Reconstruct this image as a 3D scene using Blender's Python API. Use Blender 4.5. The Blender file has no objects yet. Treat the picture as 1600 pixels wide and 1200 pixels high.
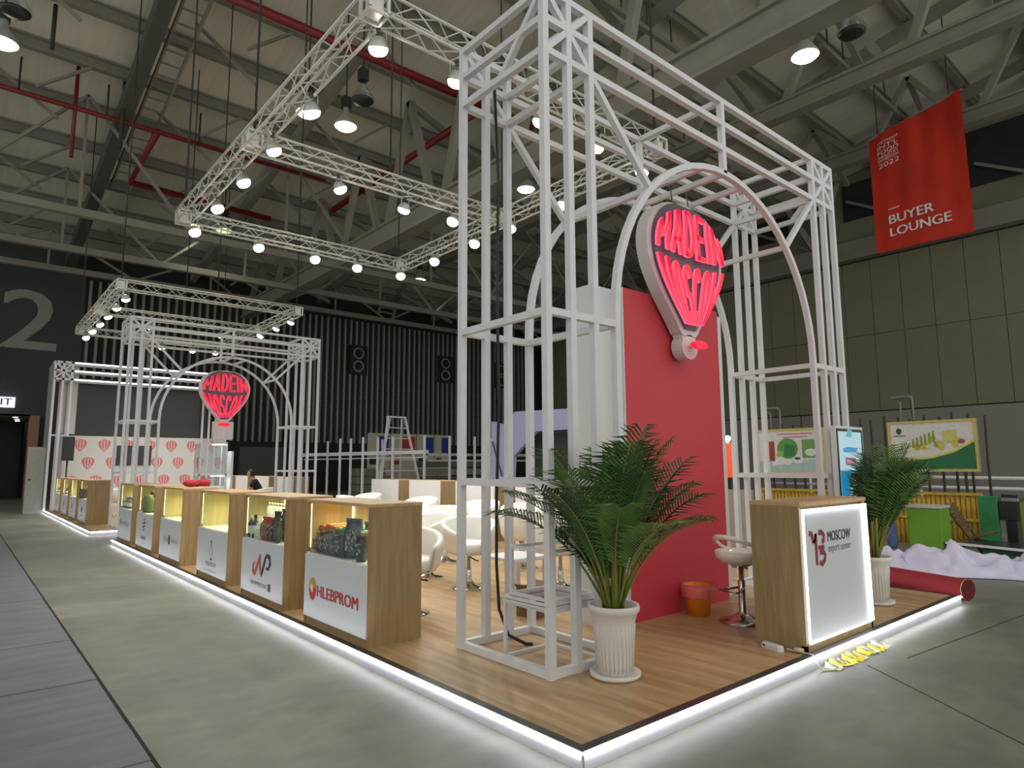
import bpy, bmesh, math, random
from mathutils import Vector, Matrix
random.seed(11)
PI = math.pi
S = bpy.context.scene
COL = S.collection

# ------------------------------------------------------------------ camera, world, exposure
F_PX, PIT, YAW, ROL, HC = 1014.55, 0.125416, 0.705246, -0.0052762, 1.49
_fwd = Vector((math.sin(YAW)*math.cos(PIT), math.cos(YAW)*math.cos(PIT), math.sin(PIT)))
_r0 = Vector((math.cos(YAW), -math.sin(YAW), 0)); _u0 = _r0.cross(_fwd)
_r = _r0*math.cos(ROL)+_u0*math.sin(ROL); _u = -_r0*math.sin(ROL)+_u0*math.cos(ROL)
cam = bpy.data.cameras.new('camera'); camo = bpy.data.objects.new('camera', cam); COL.objects.link(camo)
cam.sensor_width = 36; cam.lens = 36*F_PX/1600; cam.clip_end = 300; cam.clip_start = .05
M = Matrix((( _r.x, _u.x, -_fwd.x, 0), (_r.y, _u.y, -_fwd.y, 0), (_r.z, _u.z, -_fwd.z, HC), (0, 0, 0, 1)))
camo.matrix_world = M
S.camera = camo
W = bpy.data.worlds.new('world'); S.world = W; W.use_nodes = True
W.node_tree.nodes['Background'].inputs[0].default_value = (1.0, 1.0, .94, 1)
W.node_tree.nodes['Background'].inputs[1].default_value = .85
S.view_settings.view_transform = 'Standard'; S.view_settings.look = 'None'
S.view_settings.gamma = 1; S.view_settings.use_curve_mapping = False
S.view_settings.exposure = 0.0
S.cycles.max_bounces = 6; S.cycles.diffuse_bounces = 3; S.cycles.glossy_bounces = 3
S.cycles.transmission_bounces = 6; S.cycles.transparent_max_bounces = 12
S.cycles.sample_clamp_indirect = 4
LAMP_W = 62.0          # each truss floodlight
BAY_W = 200.0           # each high-bay lamp under the roof

# ------------------------------------------------------------------ materials
def lin(c):
    if isinstance(c, str):
        c = tuple(int(c[i:i+2], 16) for i in (0, 2, 4))
    return tuple(((v/255)/12.92 if v/255 <= .04045 else ((v/255+.055)/1.055)**2.4) for v in c)+(1,)
def nodes(name):
    m = bpy.data.materials.new(name); m.use_nodes = True
    nt = m.node_tree; return m, nt, nt.nodes['Principled BSDF']
def mat(name, c, rough=.5, metal=0, var=.06, scale=6, stretch=(1, 1, 1), bump=0, bscale=40, spec=.5, trans=0, coat=0):
    m, nt, b = nodes(name); c = lin(c)
    b.inputs['Roughness'].default_value = rough; b.inputs['Metallic'].default_value = metal
    b.inputs['Specular IOR Level'].default_value = spec
    if coat: b.inputs['Coat Weight'].default_value = coat
    tc = nt.nodes.new('ShaderNodeTexCoord'); mp = nt.nodes.new('ShaderNodeMapping')
    mp.inputs['Scale'].default_value = stretch; nt.links.new(tc.outputs['Object'], mp.inputs[0])
    n = nt.nodes.new('ShaderNodeTexNoise'); n.inputs['Scale'].default_value = scale; n.inputs['Detail'].default_value = 5
    nt.links.new(mp.outputs[0], n.inputs['Vector'])
    r = nt.nodes.new('ShaderNodeValToRGB')
    r.color_ramp.elements[0].position = .3; r.color_ramp.elements[1].position = .7
    r.color_ramp.elements[0].color = tuple(v*(1-var) for v in c[:3])+(1,)
    r.color_ramp.elements[1].color = tuple(min(1, v*(1+var)) for v in c[:3])+(1,)
    nt.links.new(n.outputs['Fac'], r.inputs[0]); nt.links.new(r.outputs[0], b.inputs['Base Color'])
    if trans: b.inputs['Transmission Weight'].default_value = trans
    if bump:
        bn = nt.nodes.new('ShaderNodeTexNoise'); bn.inputs['Scale'].default_value = bscale
        nt.links.new(mp.outputs[0], bn.inputs['Vector'])
        bp = nt.nodes.new('ShaderNodeBump'); bp.inputs['Strength'].default_value = bump
        nt.links.new(bn.outputs['Fac'], bp.inputs['Height']); nt.links.new(bp.outputs[0], b.inputs['Normal'])
    return m
def emit(name, c, s):
    m, nt, b = nodes(name); c = lin(c)
    b.inputs['Base Color'].default_value = (.02, .02, .02, 1)
    b.inputs['Emission Color'].default_value = c; b.inputs['Emission Strength'].default_value = s
    return m
def glassmat(name, tint=(.93, .98, .96), refl=.09):
    m = bpy.data.materials.new(name); m.use_nodes = True; nt = m.node_tree; nt.nodes.clear()
    o = nt.nodes.new('ShaderNodeOutputMaterial'); t = nt.nodes.new('ShaderNodeBsdfTransparent'); g = nt.nodes.new('ShaderNodeBsdfGlossy')
    t.inputs[0].default_value = tint+(1,); g.inputs['Roughness'].default_value = .03
    mx = nt.nodes.new('ShaderNodeMixShader'); mx.inputs[0].default_value = refl
    nt.links.new(t.outputs[0], mx.inputs[1]); nt.links.new(g.outputs[0], mx.inputs[2]); nt.links.new(mx.outputs[0], o.inputs[0])
    return m

def wood(name, c1, c2, stretch, scale=3.0, rough=.45):
    m, nt, b = nodes(name)
    tc = nt.nodes.new('ShaderNodeTexCoord'); mp = nt.nodes.new('ShaderNodeMapping'); mp.inputs['Scale'].default_value = stretch
    nt.links.new(tc.outputs['Object'], mp.inputs[0])
    n = nt.nodes.new('ShaderNodeTexNoise'); n.inputs['Scale'].default_value = scale; n.inputs['Detail'].default_value = 7; n.inputs['Distortion'].default_value = .6
    nt.links.new(mp.outputs[0], n.inputs['Vector'])
    r = nt.nodes.new('ShaderNodeValToRGB'); r.color_ramp.elements[0].position = .32; r.color_ramp.elements[1].position = .68
    r.color_ramp.elements[0].color = lin(c1); r.color_ramp.elements[1].color = lin(c2)
    nt.links.new(n.outputs['Fac'], r.inputs[0]); nt.links.new(r.outputs[0], b.inputs['Base Color'])
    b.inputs['Roughness'].default_value = rough
    return m

def concrete(name, c1, c2, c3, rough=.45):
    m, nt, b = nodes(name)
    tc = nt.nodes.new('ShaderNodeTexCoord')
    mp = nt.nodes.new('ShaderNodeMapping'); mp.inputs['Scale'].default_value = (.55, .9, 1); mp.inputs['Rotation'].default_value = (0, 0, .5)
    nt.links.new(tc.outputs['Object'], mp.inputs[0])
    n1 = nt.nodes.new('ShaderNodeTexNoise'); n1.inputs['Scale'].default_value = .9; n1.inputs['Detail'].default_value = 8; n1.inputs['Roughness'].default_value = .62; n1.inputs['Distortion'].default_value = .7
    n2 = nt.nodes.new('ShaderNodeTexNoise'); n2.inputs['Scale'].default_value = 7; n2.inputs['Detail'].default_value = 8
    nt.links.new(mp.outputs[0], n1.inputs['Vector']); nt.links.new(mp.outputs[0], n2.inputs['Vector'])
    r = nt.nodes.new('ShaderNodeValToRGB'); r.color_ramp.elements[0].position = .3; r.color_ramp.elements[1].position = .72
    r.color_ramp.elements[0].color = lin(c1); r.color_ramp.elements[1].color = lin(c3)
    e = r.color_ramp.elements.new(.52); e.color = lin(c2)
    nt.links.new(n1.outputs['Fac'], r.inputs[0])
    mx = nt.nodes.new('ShaderNodeMixRGB'); mx.blend_type = 'OVERLAY'; mx.inputs[0].default_value = .28
    nt.links.new(r.outputs[0], mx.inputs[1]); nt.links.new(n2.outputs['Fac'], mx.inputs[2])
    nt.links.new(mx.outputs[0], b.inputs['Base Color'])
    mr = nt.nodes.new('ShaderNodeMapRange'); mr.inputs[3].default_value = rough-.1; mr.inputs[4].default_value = rough+.2
    nt.links.new(n1.outputs['Fac'], mr.inputs[0]); nt.links.new(mr.outputs[0], b.inputs['Roughness'])
    return m

MT = {}
MT['floor'] = concrete('polished_concrete', '62635a', '737368', '8c8a7a', .45)
MT['plank'] = mat('grey_cover_board', '6c6e72', .6, var=.18, scale=2.2, stretch=(.6, 3, 1), bump=.05, bscale=20)
MT['gap'] = mat('dark_joint', '1c1c1c', .9)
MT['white'] = mat('white_laminate', 'dcdcdc', .4, var=.015)
MT['panelwhite'] = mat('white_front_panel', 'cfd2d6', .35, var=.015)
MT['paint'] = mat('white_painted_steel', 'd9d8dc', .42, var=.04, scale=9)
MT['alu'] = mat('aluminium_truss', 'd3d3cd', .38, .3, var=.05)
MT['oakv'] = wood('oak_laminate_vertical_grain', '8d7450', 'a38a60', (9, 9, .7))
MT['oaktop'] = wood('oak_laminate_lit_top', 'b08e64', 'c5a57a', (9, .8, 9))  # same oak as the sides, painted lighter for light from above
MT['litwood'] = wood('oak_laminate_warm_lit', 'c9bb88', 'dccf9c', (9, 9, .7))  # showcase glow put into the interior wood as a paler yellow
MT['deck'] = wood('oak_floor_laminate', '9c7e58', 'c0a076', (7, .75, 7), 1.6, .38)
MT['decktrim'] = mat('dark_edge_strip', '4a4b48', .35, .6, var=.2, scale=30)
MT['skirt'] = mat('white_skirt_board', 'bfc1c6', .4, var=.02)
MT['led'] = emit('cool_white_led', 'f4f6ff', 20)
MT['ledsoft'] = emit('cool_white_led_edge', 'fbfcff', 6)
MT['warmled'] = emit('warm_white_led', 'ffefb8', 3.2)
MT['lens'] = emit('floodlight_lens', 'fffdf4', 14)
MT['baylens'] = emit('highbay_lens', 'fbffe6', 9)
MT['baydim'] = emit('highbay_lens_dim', 'e6f0b0', 2.0)
MT['lampbody'] = mat('lamp_housing_grey', 'b8b8b4', .4, .4)
MT['lampdark'] = mat('lamp_housing_dark', '3a3a3a', .4, .4)
MT['red'] = mat('red_painted_board', 'ca3c48', .55, var=.03, scale=2)
MT['letter'] = emit('red_neon_acrylic', 'ff1838', 1.15)
MT['letterside'] = emit('pink_neon_edge', 'ff6a90', .9)
MT['signbody'] = mat('white_foam_sign_body', 'd4cfd0', .6, var=.03)
MT['signface'] = mat('grey_sign_face', '5c5864', .5)
MT['wire'] = mat('thin_steel_wire', '6a6a66', .4, .8)
MT['black'] = mat('black_plastic', '161616', .45)
MT['screen'] = mat('switched_off_screen', '3b3c3d', .35, var=.03)
MT['slat'] = mat('grey_acoustic_slat', '8f8f86', .7, var=.1)
MT['darkwall'] = mat('black_acoustic_wall', '2a2b29', .85, var=.12, scale=2)
MT['greywall'] = mat('dark_grey_plaster_wall', '454847', .85, var=.07, scale=.8)
MT['a2'] = mat('grey_wall_lettering', '93938a', .8)
MT['cpanel'] = mat('olive_grey_wall_panel', '84836c', .75, var=.06, scale=.7)
MT['cpanel2'] = mat('light_grey_wall_panel', '94928b', .75, var=.05, scale=.7)
MT['roof'] = mat('grey_roof_deck', 'd6d3c4', .8, var=.06, scale=1.2, stretch=(6, .4, 1), bump=.3, bscale=5)
MT['steel'] = mat('beige_grey_roof_steel', '87847a', .65, var=.08, scale=1.5)
MT['steeldark'] = mat('dark_green_grey_steel', '54574f', .65, var=.1, scale=1.5)
MT['pipe'] = mat('red_sprinkler_pipe', '7c1c1f', .45, var=.12)
MT['cable'] = mat('dark_hanging_cable', '35352f', .7)
MT['winglass'] = mat('dark_clerestory_glass', '32343a', .2)
MT['banner'] = mat('red_banner_cloth', 'cc2c14', .6, var=.16, scale=1.1, stretch=(1, 1.6, .5))
MT['print_white'] = mat('white_print', 'f0ecec', .6)
MT['chair'] = mat('white_leatherette', 'efece4', .35, var=.02, coat=.2)
MT['chairin'] = mat('white_leatherette_seat', 'f2f1ee', .4, var=.02)
MT['chrome'] = mat('chrome', 'c8c8c8', .12, 1, var=.01)
MT['pot'] = mat('white_plastic_planter', 'dcd6d0', .45, var=.03)
MT['soil'] = mat('dark_potting_soil', '2c231a', .95, var=.3, scale=30)
MT['leaf'] = mat('palm_leaflet', '2f501c', .45, var=.35, scale=5)
MT['leaf2'] = mat('light_palm_leaflet', '55762f', .45, var=.35, scale=5)
MT['stem'] = mat('palm_stem', '7a7a30', .5, var=.2)
MT['orange'] = mat('orange_plastic', 'f08a1a', .4, var=.05)
MT['liner'] = mat('pink_bin_liner', 'e06a62', .5, var=.08)
MT['glass'] = glassmat('clear_glass')
MT['cabglass'] = glassmat('cabinet_glass', (.86, .9, .9), .12)
MT['carpet'] = mat('red_carpet_roll', '8c1f24', .8, var=.1, scale=40)
MT['carpetdark'] = mat('red_carpet_roll_end', '5a1014', .85, var=.25, scale=30)
MT['fabric'] = mat('pale_lilac_plastic_sheet', 'd2cbe6', .35, var=.08, scale=3, bump=.9, bscale=7)
MT['skin'] = mat('skin', 'b98a70', .5)
MT['hair'] = mat('dark_hair', '201814', .5)
MT['blackcloth'] = mat('black_cotton', '191a1d', .9)
MT['jeans'] = mat('blue_denim', '4a6190', .85, var=.2, scale=20)
MT['bamboo'] = mat('yellow_bamboo', 'c7a23a', .5, var=.25, scale=8, stretch=(4, 4, 1))
MT['bamboodark'] = mat('dark_bamboo_pole', '3c3526', .6, var=.2)
MT['lime'] = mat('lime_green_board', '64991c', .5, var=.12, scale=2)
MT['green'] = mat('green_printed_board', '2f8a50', .5, var=.3, scale=3)
MT['olive'] = mat('olive_board', '7d8a24', .6, var=.1)
MT['beige'] = mat('beige_board', '9a8a78', .6)
MT['rattan'] = mat('brown_rattan', '6a5236', .7, var=.3, scale=30)
MT['mauvelight'] = mat('white_panel_purple_light', 'b9b3dc', .5, var=.02)  # white panel, the purple light on it is put into the colour
MT['grey'] = mat('grey_panel', '8e8f8a', .5)
MT['greyolive'] = mat('dark_olive_partition', '3e3f39', .6)
MT['blue'] = mat('deep_blue_panel', '14308c', .5)
MT['cream'] = mat('cream_panel', 'b9b6a4', .6)
MT['brown'] = mat('brown_carton', '7a6450', .8)
MT['peach'] = mat('peach_plaster', 'a67c62', .8)
def packmat(name, cols, scale):
    m, nt, b = nodes(name)
    tc = nt.nodes.new('ShaderNodeTexCoord'); v = nt.nodes.new('ShaderNodeTexVoronoi'); v.inputs['Scale'].default_value = scale
    nt.links.new(tc.outputs['Object'], v.inputs['Vector'])
    r = nt.nodes.new('ShaderNodeValToRGB'); r.color_ramp.interpolation = 'CONSTANT'
    sp = nt.nodes.new('ShaderNodeSeparateColor'); nt.links.new(v.outputs['Color'], sp.inputs[0]); nt.links.new(sp.outputs[0], r.inputs[0])
    for i, c in enumerate(cols):
        if i < 2: e = r.color_ramp.elements[i]; e.position = i/len(cols)
        else: e = r.color_ramp.elements.new(i/len(cols))
        e.color = lin(c)
    nt.links.new(r.outputs[0], b.inputs['Base Color']); b.inputs['Roughness'].default_value = .28
    return m
MT['yellow'] = mat('yellow_tape', 'f2e02a', .5)
def plain(c, rough=.5, key=None):
    k = 'p_'+c+str(rough)
    if k not in MT: MT[k] = mat('paint_'+c, c, rough, var=.08, scale=12)
    return MT[k]

# ------------------------------------------------------------------ mesh building
class MB:
    def __init__(s): s.v = []; s.f = []; s.m = []; s.sm = []
    def add(s, vs, fs, mi=0, smooth=False):
        o = len(s.v); s.v += [tuple(v) for v in vs]
        for f in fs: s.f.append(tuple(i+o for i in f)); s.m.append(mi); s.sm.append(smooth)
        return s
    def box(s, x0, y0, z0, x1, y1, z1, mi=0):
        vs = [(x0, y0, z0), (x1, y0, z0), (x1, y1, z0), (x0, y1, z0), (x0, y0, z1), (x1, y0, z1), (x1, y1, z1), (x0, y1, z1)]
        return s.add(vs, [(0, 3, 2, 1), (4, 5, 6, 7), (0, 1, 5, 4), (1, 2, 6, 5), (2, 3, 7, 6), (3, 0, 4, 7)], mi)
    def bbox(s, x0, y0, z0, x1, y1, z1, b=.006, mi=0):       # box with chamfered vertical edges and top
        P = [(x0+b, y0), (x1-b, y0), (x1, y0+b), (x1, y1-b), (x1-b, y1), (x0+b, y1), (x0, y1-b), (x0, y0+b)]
        c = ((x0+x1)/2, (y0+y1)/2)
        vs = [(p[0], p[1], z0) for p in P]+[(p[0], p[1], z1-b) for p in P]
        vs += [(p[0]+(b if p[0] < c[0] else -b), p[1]+(b if p[1] < c[1] else -b), z1) for p in P]
        fs = [tuple(range(7, -1, -1)), tuple(range(16, 24))]
        for k in (0, 8):
            for i in range(8): j = (i+1) % 8; fs.append((k+i, k+j, k+8+j, k+8+i))
        return s.add(vs, fs, mi)
    def beam(s, p, q, w, h=None, mi=0, up=None):
        p = Vector(p); q = Vector(q); d = (q-p).normalized(); h = h or w
        u = Vector(up) if up else (Vector((0, 0, 1)) if abs(d.z) < .9 else Vector((0, 1, 0)))
        a = d.cross(u).normalized()*w/2; b = a.cross(d).normalized()*h/2
        vs = [e+sa*a+sb*b for e in (p, q) for sa, sb in ((-1, -1), (1, -1), (1, 1), (-1, 1))]
        return s.add(vs, [(0, 1, 2, 3), (7, 6, 5, 4), (0, 4, 5, 1), (1, 5, 6, 2), (2, 6, 7, 3), (3, 7, 4, 0)], mi)
    def tube(s, pts, r, n=8, mi=0, caps=True, smooth=True):
        pts = [Vector(p) for p in pts]; rs = r if isinstance(r, (list, tuple)) else [r]*len(pts)
        vs = []; prev = None
        for i, p in enumerate(pts):
            d = (pts[min(i+1, len(pts)-1)]-pts[max(i-1, 0)]).normalized()
            if prev is None:
                a = d.orthogonal().normalized()
            else:
                a = (prev-d*prev.dot(d)).normalized()
            prev = a; b = d.cross(a)
            vs += [p+rs[i]*(math.cos(2*PI*k/n)*a+math.sin(2*PI*k/n)*b) for k in range(n)]
        fs = [(i*n+k, i*n+(k+1) % n, (i+1)*n+(k+1) % n, (i+1)*n+k) for i in range(len(pts)-1) for k in range(n)]
        s.add(vs, fs, mi, smooth)
        if caps:
            o = len(s.v)-len(vs)
            s.f += [tuple(o+k for k in range(n-1, -1, -1)), tuple(o+(len(pts)-1)*n+k for k in range(n))]; s.m += [mi, mi]; s.sm += [False, False]
        return s
    def lathe(s, prof, n=20, c=(0, 0, 0), mi=0, smooth=True, caps=True):
        vs = []
        for r, z in prof: vs += [(c[0]+r*math.cos(2*PI*k/n), c[1]+r*math.sin(2*PI*k/n), c[2]+z) for k in range(n)]
        fs = [(i*n+k, i*n+(k+1) % n, (i+1)*n+(k+1) % n, (i+1)*n+k) for i in range(len(prof)-1) for k in range(n)]
        o = len(s.v); s.add(vs, fs, mi, smooth)
        if caps:
            s.f += [tuple(o+k for k in range(n-1, -1, -1)), tuple(o+(len(prof)-1)*n+k for k in range(n))]; s.m += [mi, mi]; s.sm += [False, False]
        return s
    def prism(s, poly, a0, a1, axis='y', mi=0):            # poly in the two other axes
        n = len(poly)
        def P(u, v, a): return (u, a, v) if axis == 'y' else ((a, u, v) if axis == 'x' else (u, v, a))
        vs = [P(u, v, a0) for u, v in poly]+[P(u, v, a1) for u, v in poly]
        fs = [tuple(range(n)), tuple(range(2*n-1, n-1, -1))]+[(i, i+n, (i+1) % n+n, (i+1) % n) for i in range(n)]
        return s.add(vs, fs, mi)
    def xf(s, mtx):
        s.v = [tuple(mtx @ Vector(v)) for v in s.v]; return s
    def mesh(s, name, mats):
        me = bpy.data.meshes.new(name); me.from_pydata(s.v, [], s.f); me.validate(); me.update()
        for m in (mats if isinstance(mats, (list, tuple)) else [mats]): me.materials.append(m)
        if len(me.polygons) == len(s.f):
            me.polygons.foreach_set('material_index', s.m); me.polygons.foreach_set('use_smooth', s.sm)
        bm = bmesh.new(); bm.from_mesh(me); bmesh.ops.recalc_face_normals(bm, faces=bm.faces); bm.to_mesh(me); bm.free()
        return me
    def build(s, name, mats, parent=None, loc=(0, 0, 0)):
        o = bpy.data.objects.new(name, s.mesh(name, mats)); COL.objects.link(o); o.location = loc
        if parent is not None: o.parent = parent
        return o
def B(*a, **k): return MB().box(*a, **k)
def thing(name, label, cat, loc=(0, 0, 0), rz=0, group=None):
    o = bpy.data.objects.new(name, None); COL.objects.link(o); o.empty_display_size = .1
    o.location = loc; o.rotation_euler = (0, 0, rz); return tag(o, label, cat, group)
def tag(o, label, cat, group=None):
    o['label'] = label; o['category'] = cat
    if group: o['group'] = group
    return o
def struct(o): o['kind'] = 'structure'; return o
def stuff(o): o['kind'] = 'stuff'; return o
def lab(o, t): o['label'] = t; return o
def dup(root, loc=None, rz=None, label=None, group=None):
    def cp(o, par):
        c = o.copy(); COL.objects.link(c); c.parent = par
        for ch in kids.get(o.name, ()): cp(ch, c)
        return c
    kids = {}
    def gather(o):
        kids[o.name] = list(o.children)
        for ch in o.children: gather(ch)
    gather(root)
    r = cp(root, root.parent)
    if loc is not None: r.location = loc
    if rz is not None: r.rotation_euler = (0, 0, rz)
    if label: r['label'] = label
    if group: r['group'] = group
    return r
ORD = ['first', 'second', 'third', 'fourth', 'fifth', 'sixth', 'seventh', 'eighth', 'ninth', 'tenth']

# text as geometry: verts in (x, y), extruded along z
_tc = {}
def text_geo(body, size=1, ext=.002, off=0.0, shear=0, space=1):
    k = (body, ext, off, shear, space)
    if k not in _tc:
        cu = bpy.data.curves.new('t', 'FONT'); cu.body = body; cu.size = 1; cu.extrude = 0; cu.offset = off; cu.shear = shear
        cu.space_character = space; cu.resolution_u = 3
        ob = bpy.data.objects.new('t', cu)
        me = ob.to_mesh()
        vs = [tuple(v.co) for v in me.vertices]; fs = [tuple(p.vertices) for p in me.polygons]
        ob.to_mesh_clear(); bpy.data.objects.remove(ob); bpy.data.curves.remove(cu)
        x0 = min(v[0] for v in vs); x1 = max(v[0] for v in vs); y0 = min(v[1] for v in vs); y1 = max(v[1] for v in vs)
        _tc[k] = (vs, fs, (x0, x1, y0, y1))
    return _tc[k]
def text(body, box_, mp, ext=.003, off=0.0, shear=0, keep=None):
    """Letters fitted to box_=(u0,v0,u1,v1) of a plane; mp(u, v, d) gives the point, d = height above the plane."""
    vs, fs, (x0, x1, y0, y1) = text_geo(body, shear=shear)
    u0, v0, u1, v1 = box_
    m = MB(); bo = off*(v1-v0)
    for k, sx in enumerate((0,) if not off else (-1, -.33, .33, 1)):
        m.add([mp(u0+bo*sx+(v[0]-x0)/(x1-x0)*(u1-u0), v0+(v[1]-y0)/max(1e-6, y1-y0)*(v1-v0), ext+k*.0001) for v in vs], fs)
    return m
def mp_y(x, y, z): return lambda u, v, d: (x+u, y-d, z+v)          # on a face looking to -Y
def mp_x(x, y, z): return lambda u, v, d: (x-d, y-u, z+v)          # on a face looking to -X
def flat(poly, mp, d=.003):
    return MB().add([mp(u, v, d) for u, v in poly], [tuple(range(len(poly)))])
def ell(cx, cy, rx, ry, n=20, a0=0, a1=2*PI):
    return [(cx+rx*math.cos(a0+(a1-a0)*i/n), cy+ry*math.sin(a0+(a1-a0)*i/n)) for i in range(n)]

# ================================================================== THE HALL
YB, XR = 38.0, 35.0
floor = struct(B(-14, -8, -.2, XR+.3, 60, 0).build('floor', MT['floor']))
ys = [1.2, 1.9, 2.75, 3.88, 4.5, 5.56, 6.46, 6.95, 8.47, 9.3, 10.4, 11.3, 12.6, 13.9, 15.1, 16.6, 18.3, 20.2, 22.5]
for i in range(len(ys)-1):
    MB().bbox(-5, ys[i]+.005, 0, .875, ys[i+1]-.005, .012+.004*(i % 2), .004).build('cover_board', MT['plank'], floor)
B(-5, 1.2, 0, .9, 22.5, .003).build('joint_strip', MT['gap'], floor)
# slab joints in the concrete by the stand corner
for a, b in (((5.72, 2.02), (9.8, 1.65)), ((5.3, 2.15), (3.9, .3))):
    MB().beam((a[0], a[1], .0005), (b[0], b[1], .0005), .008, .002).build('floor_joint', MT['gap'], floor)

# back wall: dark lower band, slats above, plain grey wall with A2 on the left
wb = MB(); wb.box(4.3, YB, 0, XR, YB+.3, 14.5).box(2.62, YB, 0, 4.3, YB+.3, 14.5).box(-14, YB, 3.95, 2.62, YB+.3, 14.5).box(-14, YB, 0, -1.5, YB+.3, 3.95)
wall_back = struct(wb.build('wall_back', MT['darkwall']))
B(-14, YB-.05, 4.0, 4.3, YB, 14.4).build('plaster_panel', MT['greywall'], wall_back)
B(2.62, YB-.05, 0, 4.3, YB, 4.0).build('plaster_panel', MT['greywall'], wall_back)
sl = B(-.06, -.14, 2.95, .06, 0, 10.85).mesh('slat', MT['slat'])
n = 76
for i in range(n):
    o = bpy.data.objects.new('slat', sl); COL.objects.link(o); o.parent = wall_back
    o.location = (4.5+i*(XR-5)/n, YB, 0)
B(4.4, YB-.16, 10.85, XR, YB, 11.0).build('slat_rail', MT['darkwall'], wall_back)
for t, b in (('A', (-1.6, 7.1, .86, 9.95)), ('2', (1.12, 7.1, 3.22, 9.95))):
    text(t, b, mp_y(0, YB-.05, 0), .02, .02).build('wall_lettering', MT['a2'], wall_back)
# dark doorway at the far left with its lit ceiling
B(-1.5, YB+6, 0, 2.75, YB+6.2, 4.2).build('doorway_back', MT['black'], wall_back)
B(2.6, YB+.6, 0, 2.75, YB+6, 3.95).build('doorway_side', MT['darkwall'], wall_back)
B(-1.65, YB+.3, 0, -1.5, YB+6.2, 3.95).build('doorway_side', MT['darkwall'], wall_back)
B(-1.5, YB, 3.95, 4.0, YB+6.2, 4.2).build('doorway_ceiling', MT['cream'], wall_back)
B(2.5, YB-.4, 0, 2.85, YB+.6, 3.95).build('doorway_jamb', MT['peach'], wall_back)
for di, (x, y) in enumerate(((2.0, 39.0), (2.15, 40.6), (2.25, 42), (1.0, 39), (1.2, 40.6))):
    d = thing('downlight', 'small round downlight in the doorway ceiling at far left, '+('front right', 'middle right', 'rear right', 'front left', 'middle left')[di], 'downlight', (x, y, 3.95), 0, 'downlights in the doorway ceiling')
    MB().lathe([(.13, -.03), (.13, 0)], 12).build('trim_ring', MT['white'], d)
    MB().lathe([(.1, -.04), (.1, -.03)], 12).build('lens', MT['baylens'], d)
ex = thing('exit_sign', 'illuminated white exit sign above the dark doorway at the far left edge', 'sign', (1.25, YB-.3, 4.52))
B(-.68, -.06, -.24, .62, .06, .24).build('housing', emit('exit_sign_face', 'e6efff', 1.3), ex)
text('EXIT', (-.55, -.13, .5, .17), mp_y(0, -.06, 0), .006, .012).build('lettering', plain('2e4668'), ex)
B(-.02, -.01, .24, .02, .01, 2.6).build('hanger', MT['black'], ex)
# pairs of round ventilation outlets in the slat wall
for i, x in enumerate((19.2, 25.95, 31.1)):
    t = thing('wall_speaker', ('black wall box with two round rings, leftmost of those on the slatted wall', 'black wall box with two round rings, middle one on the slatted wall', 'black wall box with two round rings, rightmost on the slatted wall')[i], 'vent', (x, YB-.14, 8.3))
    B(-.62, -.12, -.95, .62, 0, .95).build('box', MT['darkwall'], t)
    for z in (-.42, .42):
        MB().tube([(.33*math.cos(a), -.14, z+.33*math.sin(a)) for a in [2*PI*k/20 for k in range(21)]], .06, 6).build('ring', MT['slat'], t)

# right wall: two bands of concrete-grey panels, clerestory above
wr = MB(); wr.box(XR, -6, 0, XR+.3, YB, 11.9)
wall_right = struct(wr.build('wall_right', MT['gap']))
y = -5.0; k = 0
pmU = B(0, .012, 0, .1, 1.348, 3.86).mesh('wall_panel', MT['cpanel']); pmL = B(0, .008, 0, .06, 5.39, 4.1).mesh('wall_panel', MT['cpanel2'])
while y < YB-1:
    for z in (4.15, 8.03):
        o = bpy.data.objects.new('wall_panel', pmU); COL.objects.link(o); o.parent = wall_right; o.location = (XR-.1, y, z)
    if k % 4 == 0:
        o = bpy.data.objects.new('wall_panel', pmL); COL.objects.link(o); o.parent = wall_right; o.location = (XR-.06, y, 0)
    y += 1.36; k += 1
B(XR-.7, -6, 11.95, XR+.3, YB, 12.9).build('ledge_beam', MT['steel'], wall_right)
B(XR-.1, -6, 11.88, XR, YB, 11.95).build('shadow_gap', MT['black'], wall_right)
B(XR, -6, 12.9, XR+.3, YB, 19.5).build('clerestory_wall', MT['cpanel'], wall_right)
for i, y in enumerate((3.5, 9.2, 14.9, 20.6, 26.3, 32)):
    w = B(XR-.05, y+1.9, 14.2, XR, y+4.6, 17.3-.17*y*.7).build('clerestory_pane', MT['winglass'], wall_right)
    MB().beam((XR-.1, y, 13.5), (XR-.1, y, 18), .2).build('clerestory_post', MT['steel'], wall_right)
    MB().beam((XR-.5, y+.3, 12.9), (XR-1.2, y+1.6, 18.4-.17*y), .3).build('strut', MT['steel'], wall_right)
    MB().beam((XR-.5, y+.3, 12.9), (XR-1.2, y-1.3, 18.6-.17*y), .3).build('strut', MT['steel'], wall_right)
    MB().beam((XR-.3, y+.3, 12.9), (XR-.3, y+4.3, 15.2), .14).build('strut', MT['steel'], wall_right)

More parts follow.
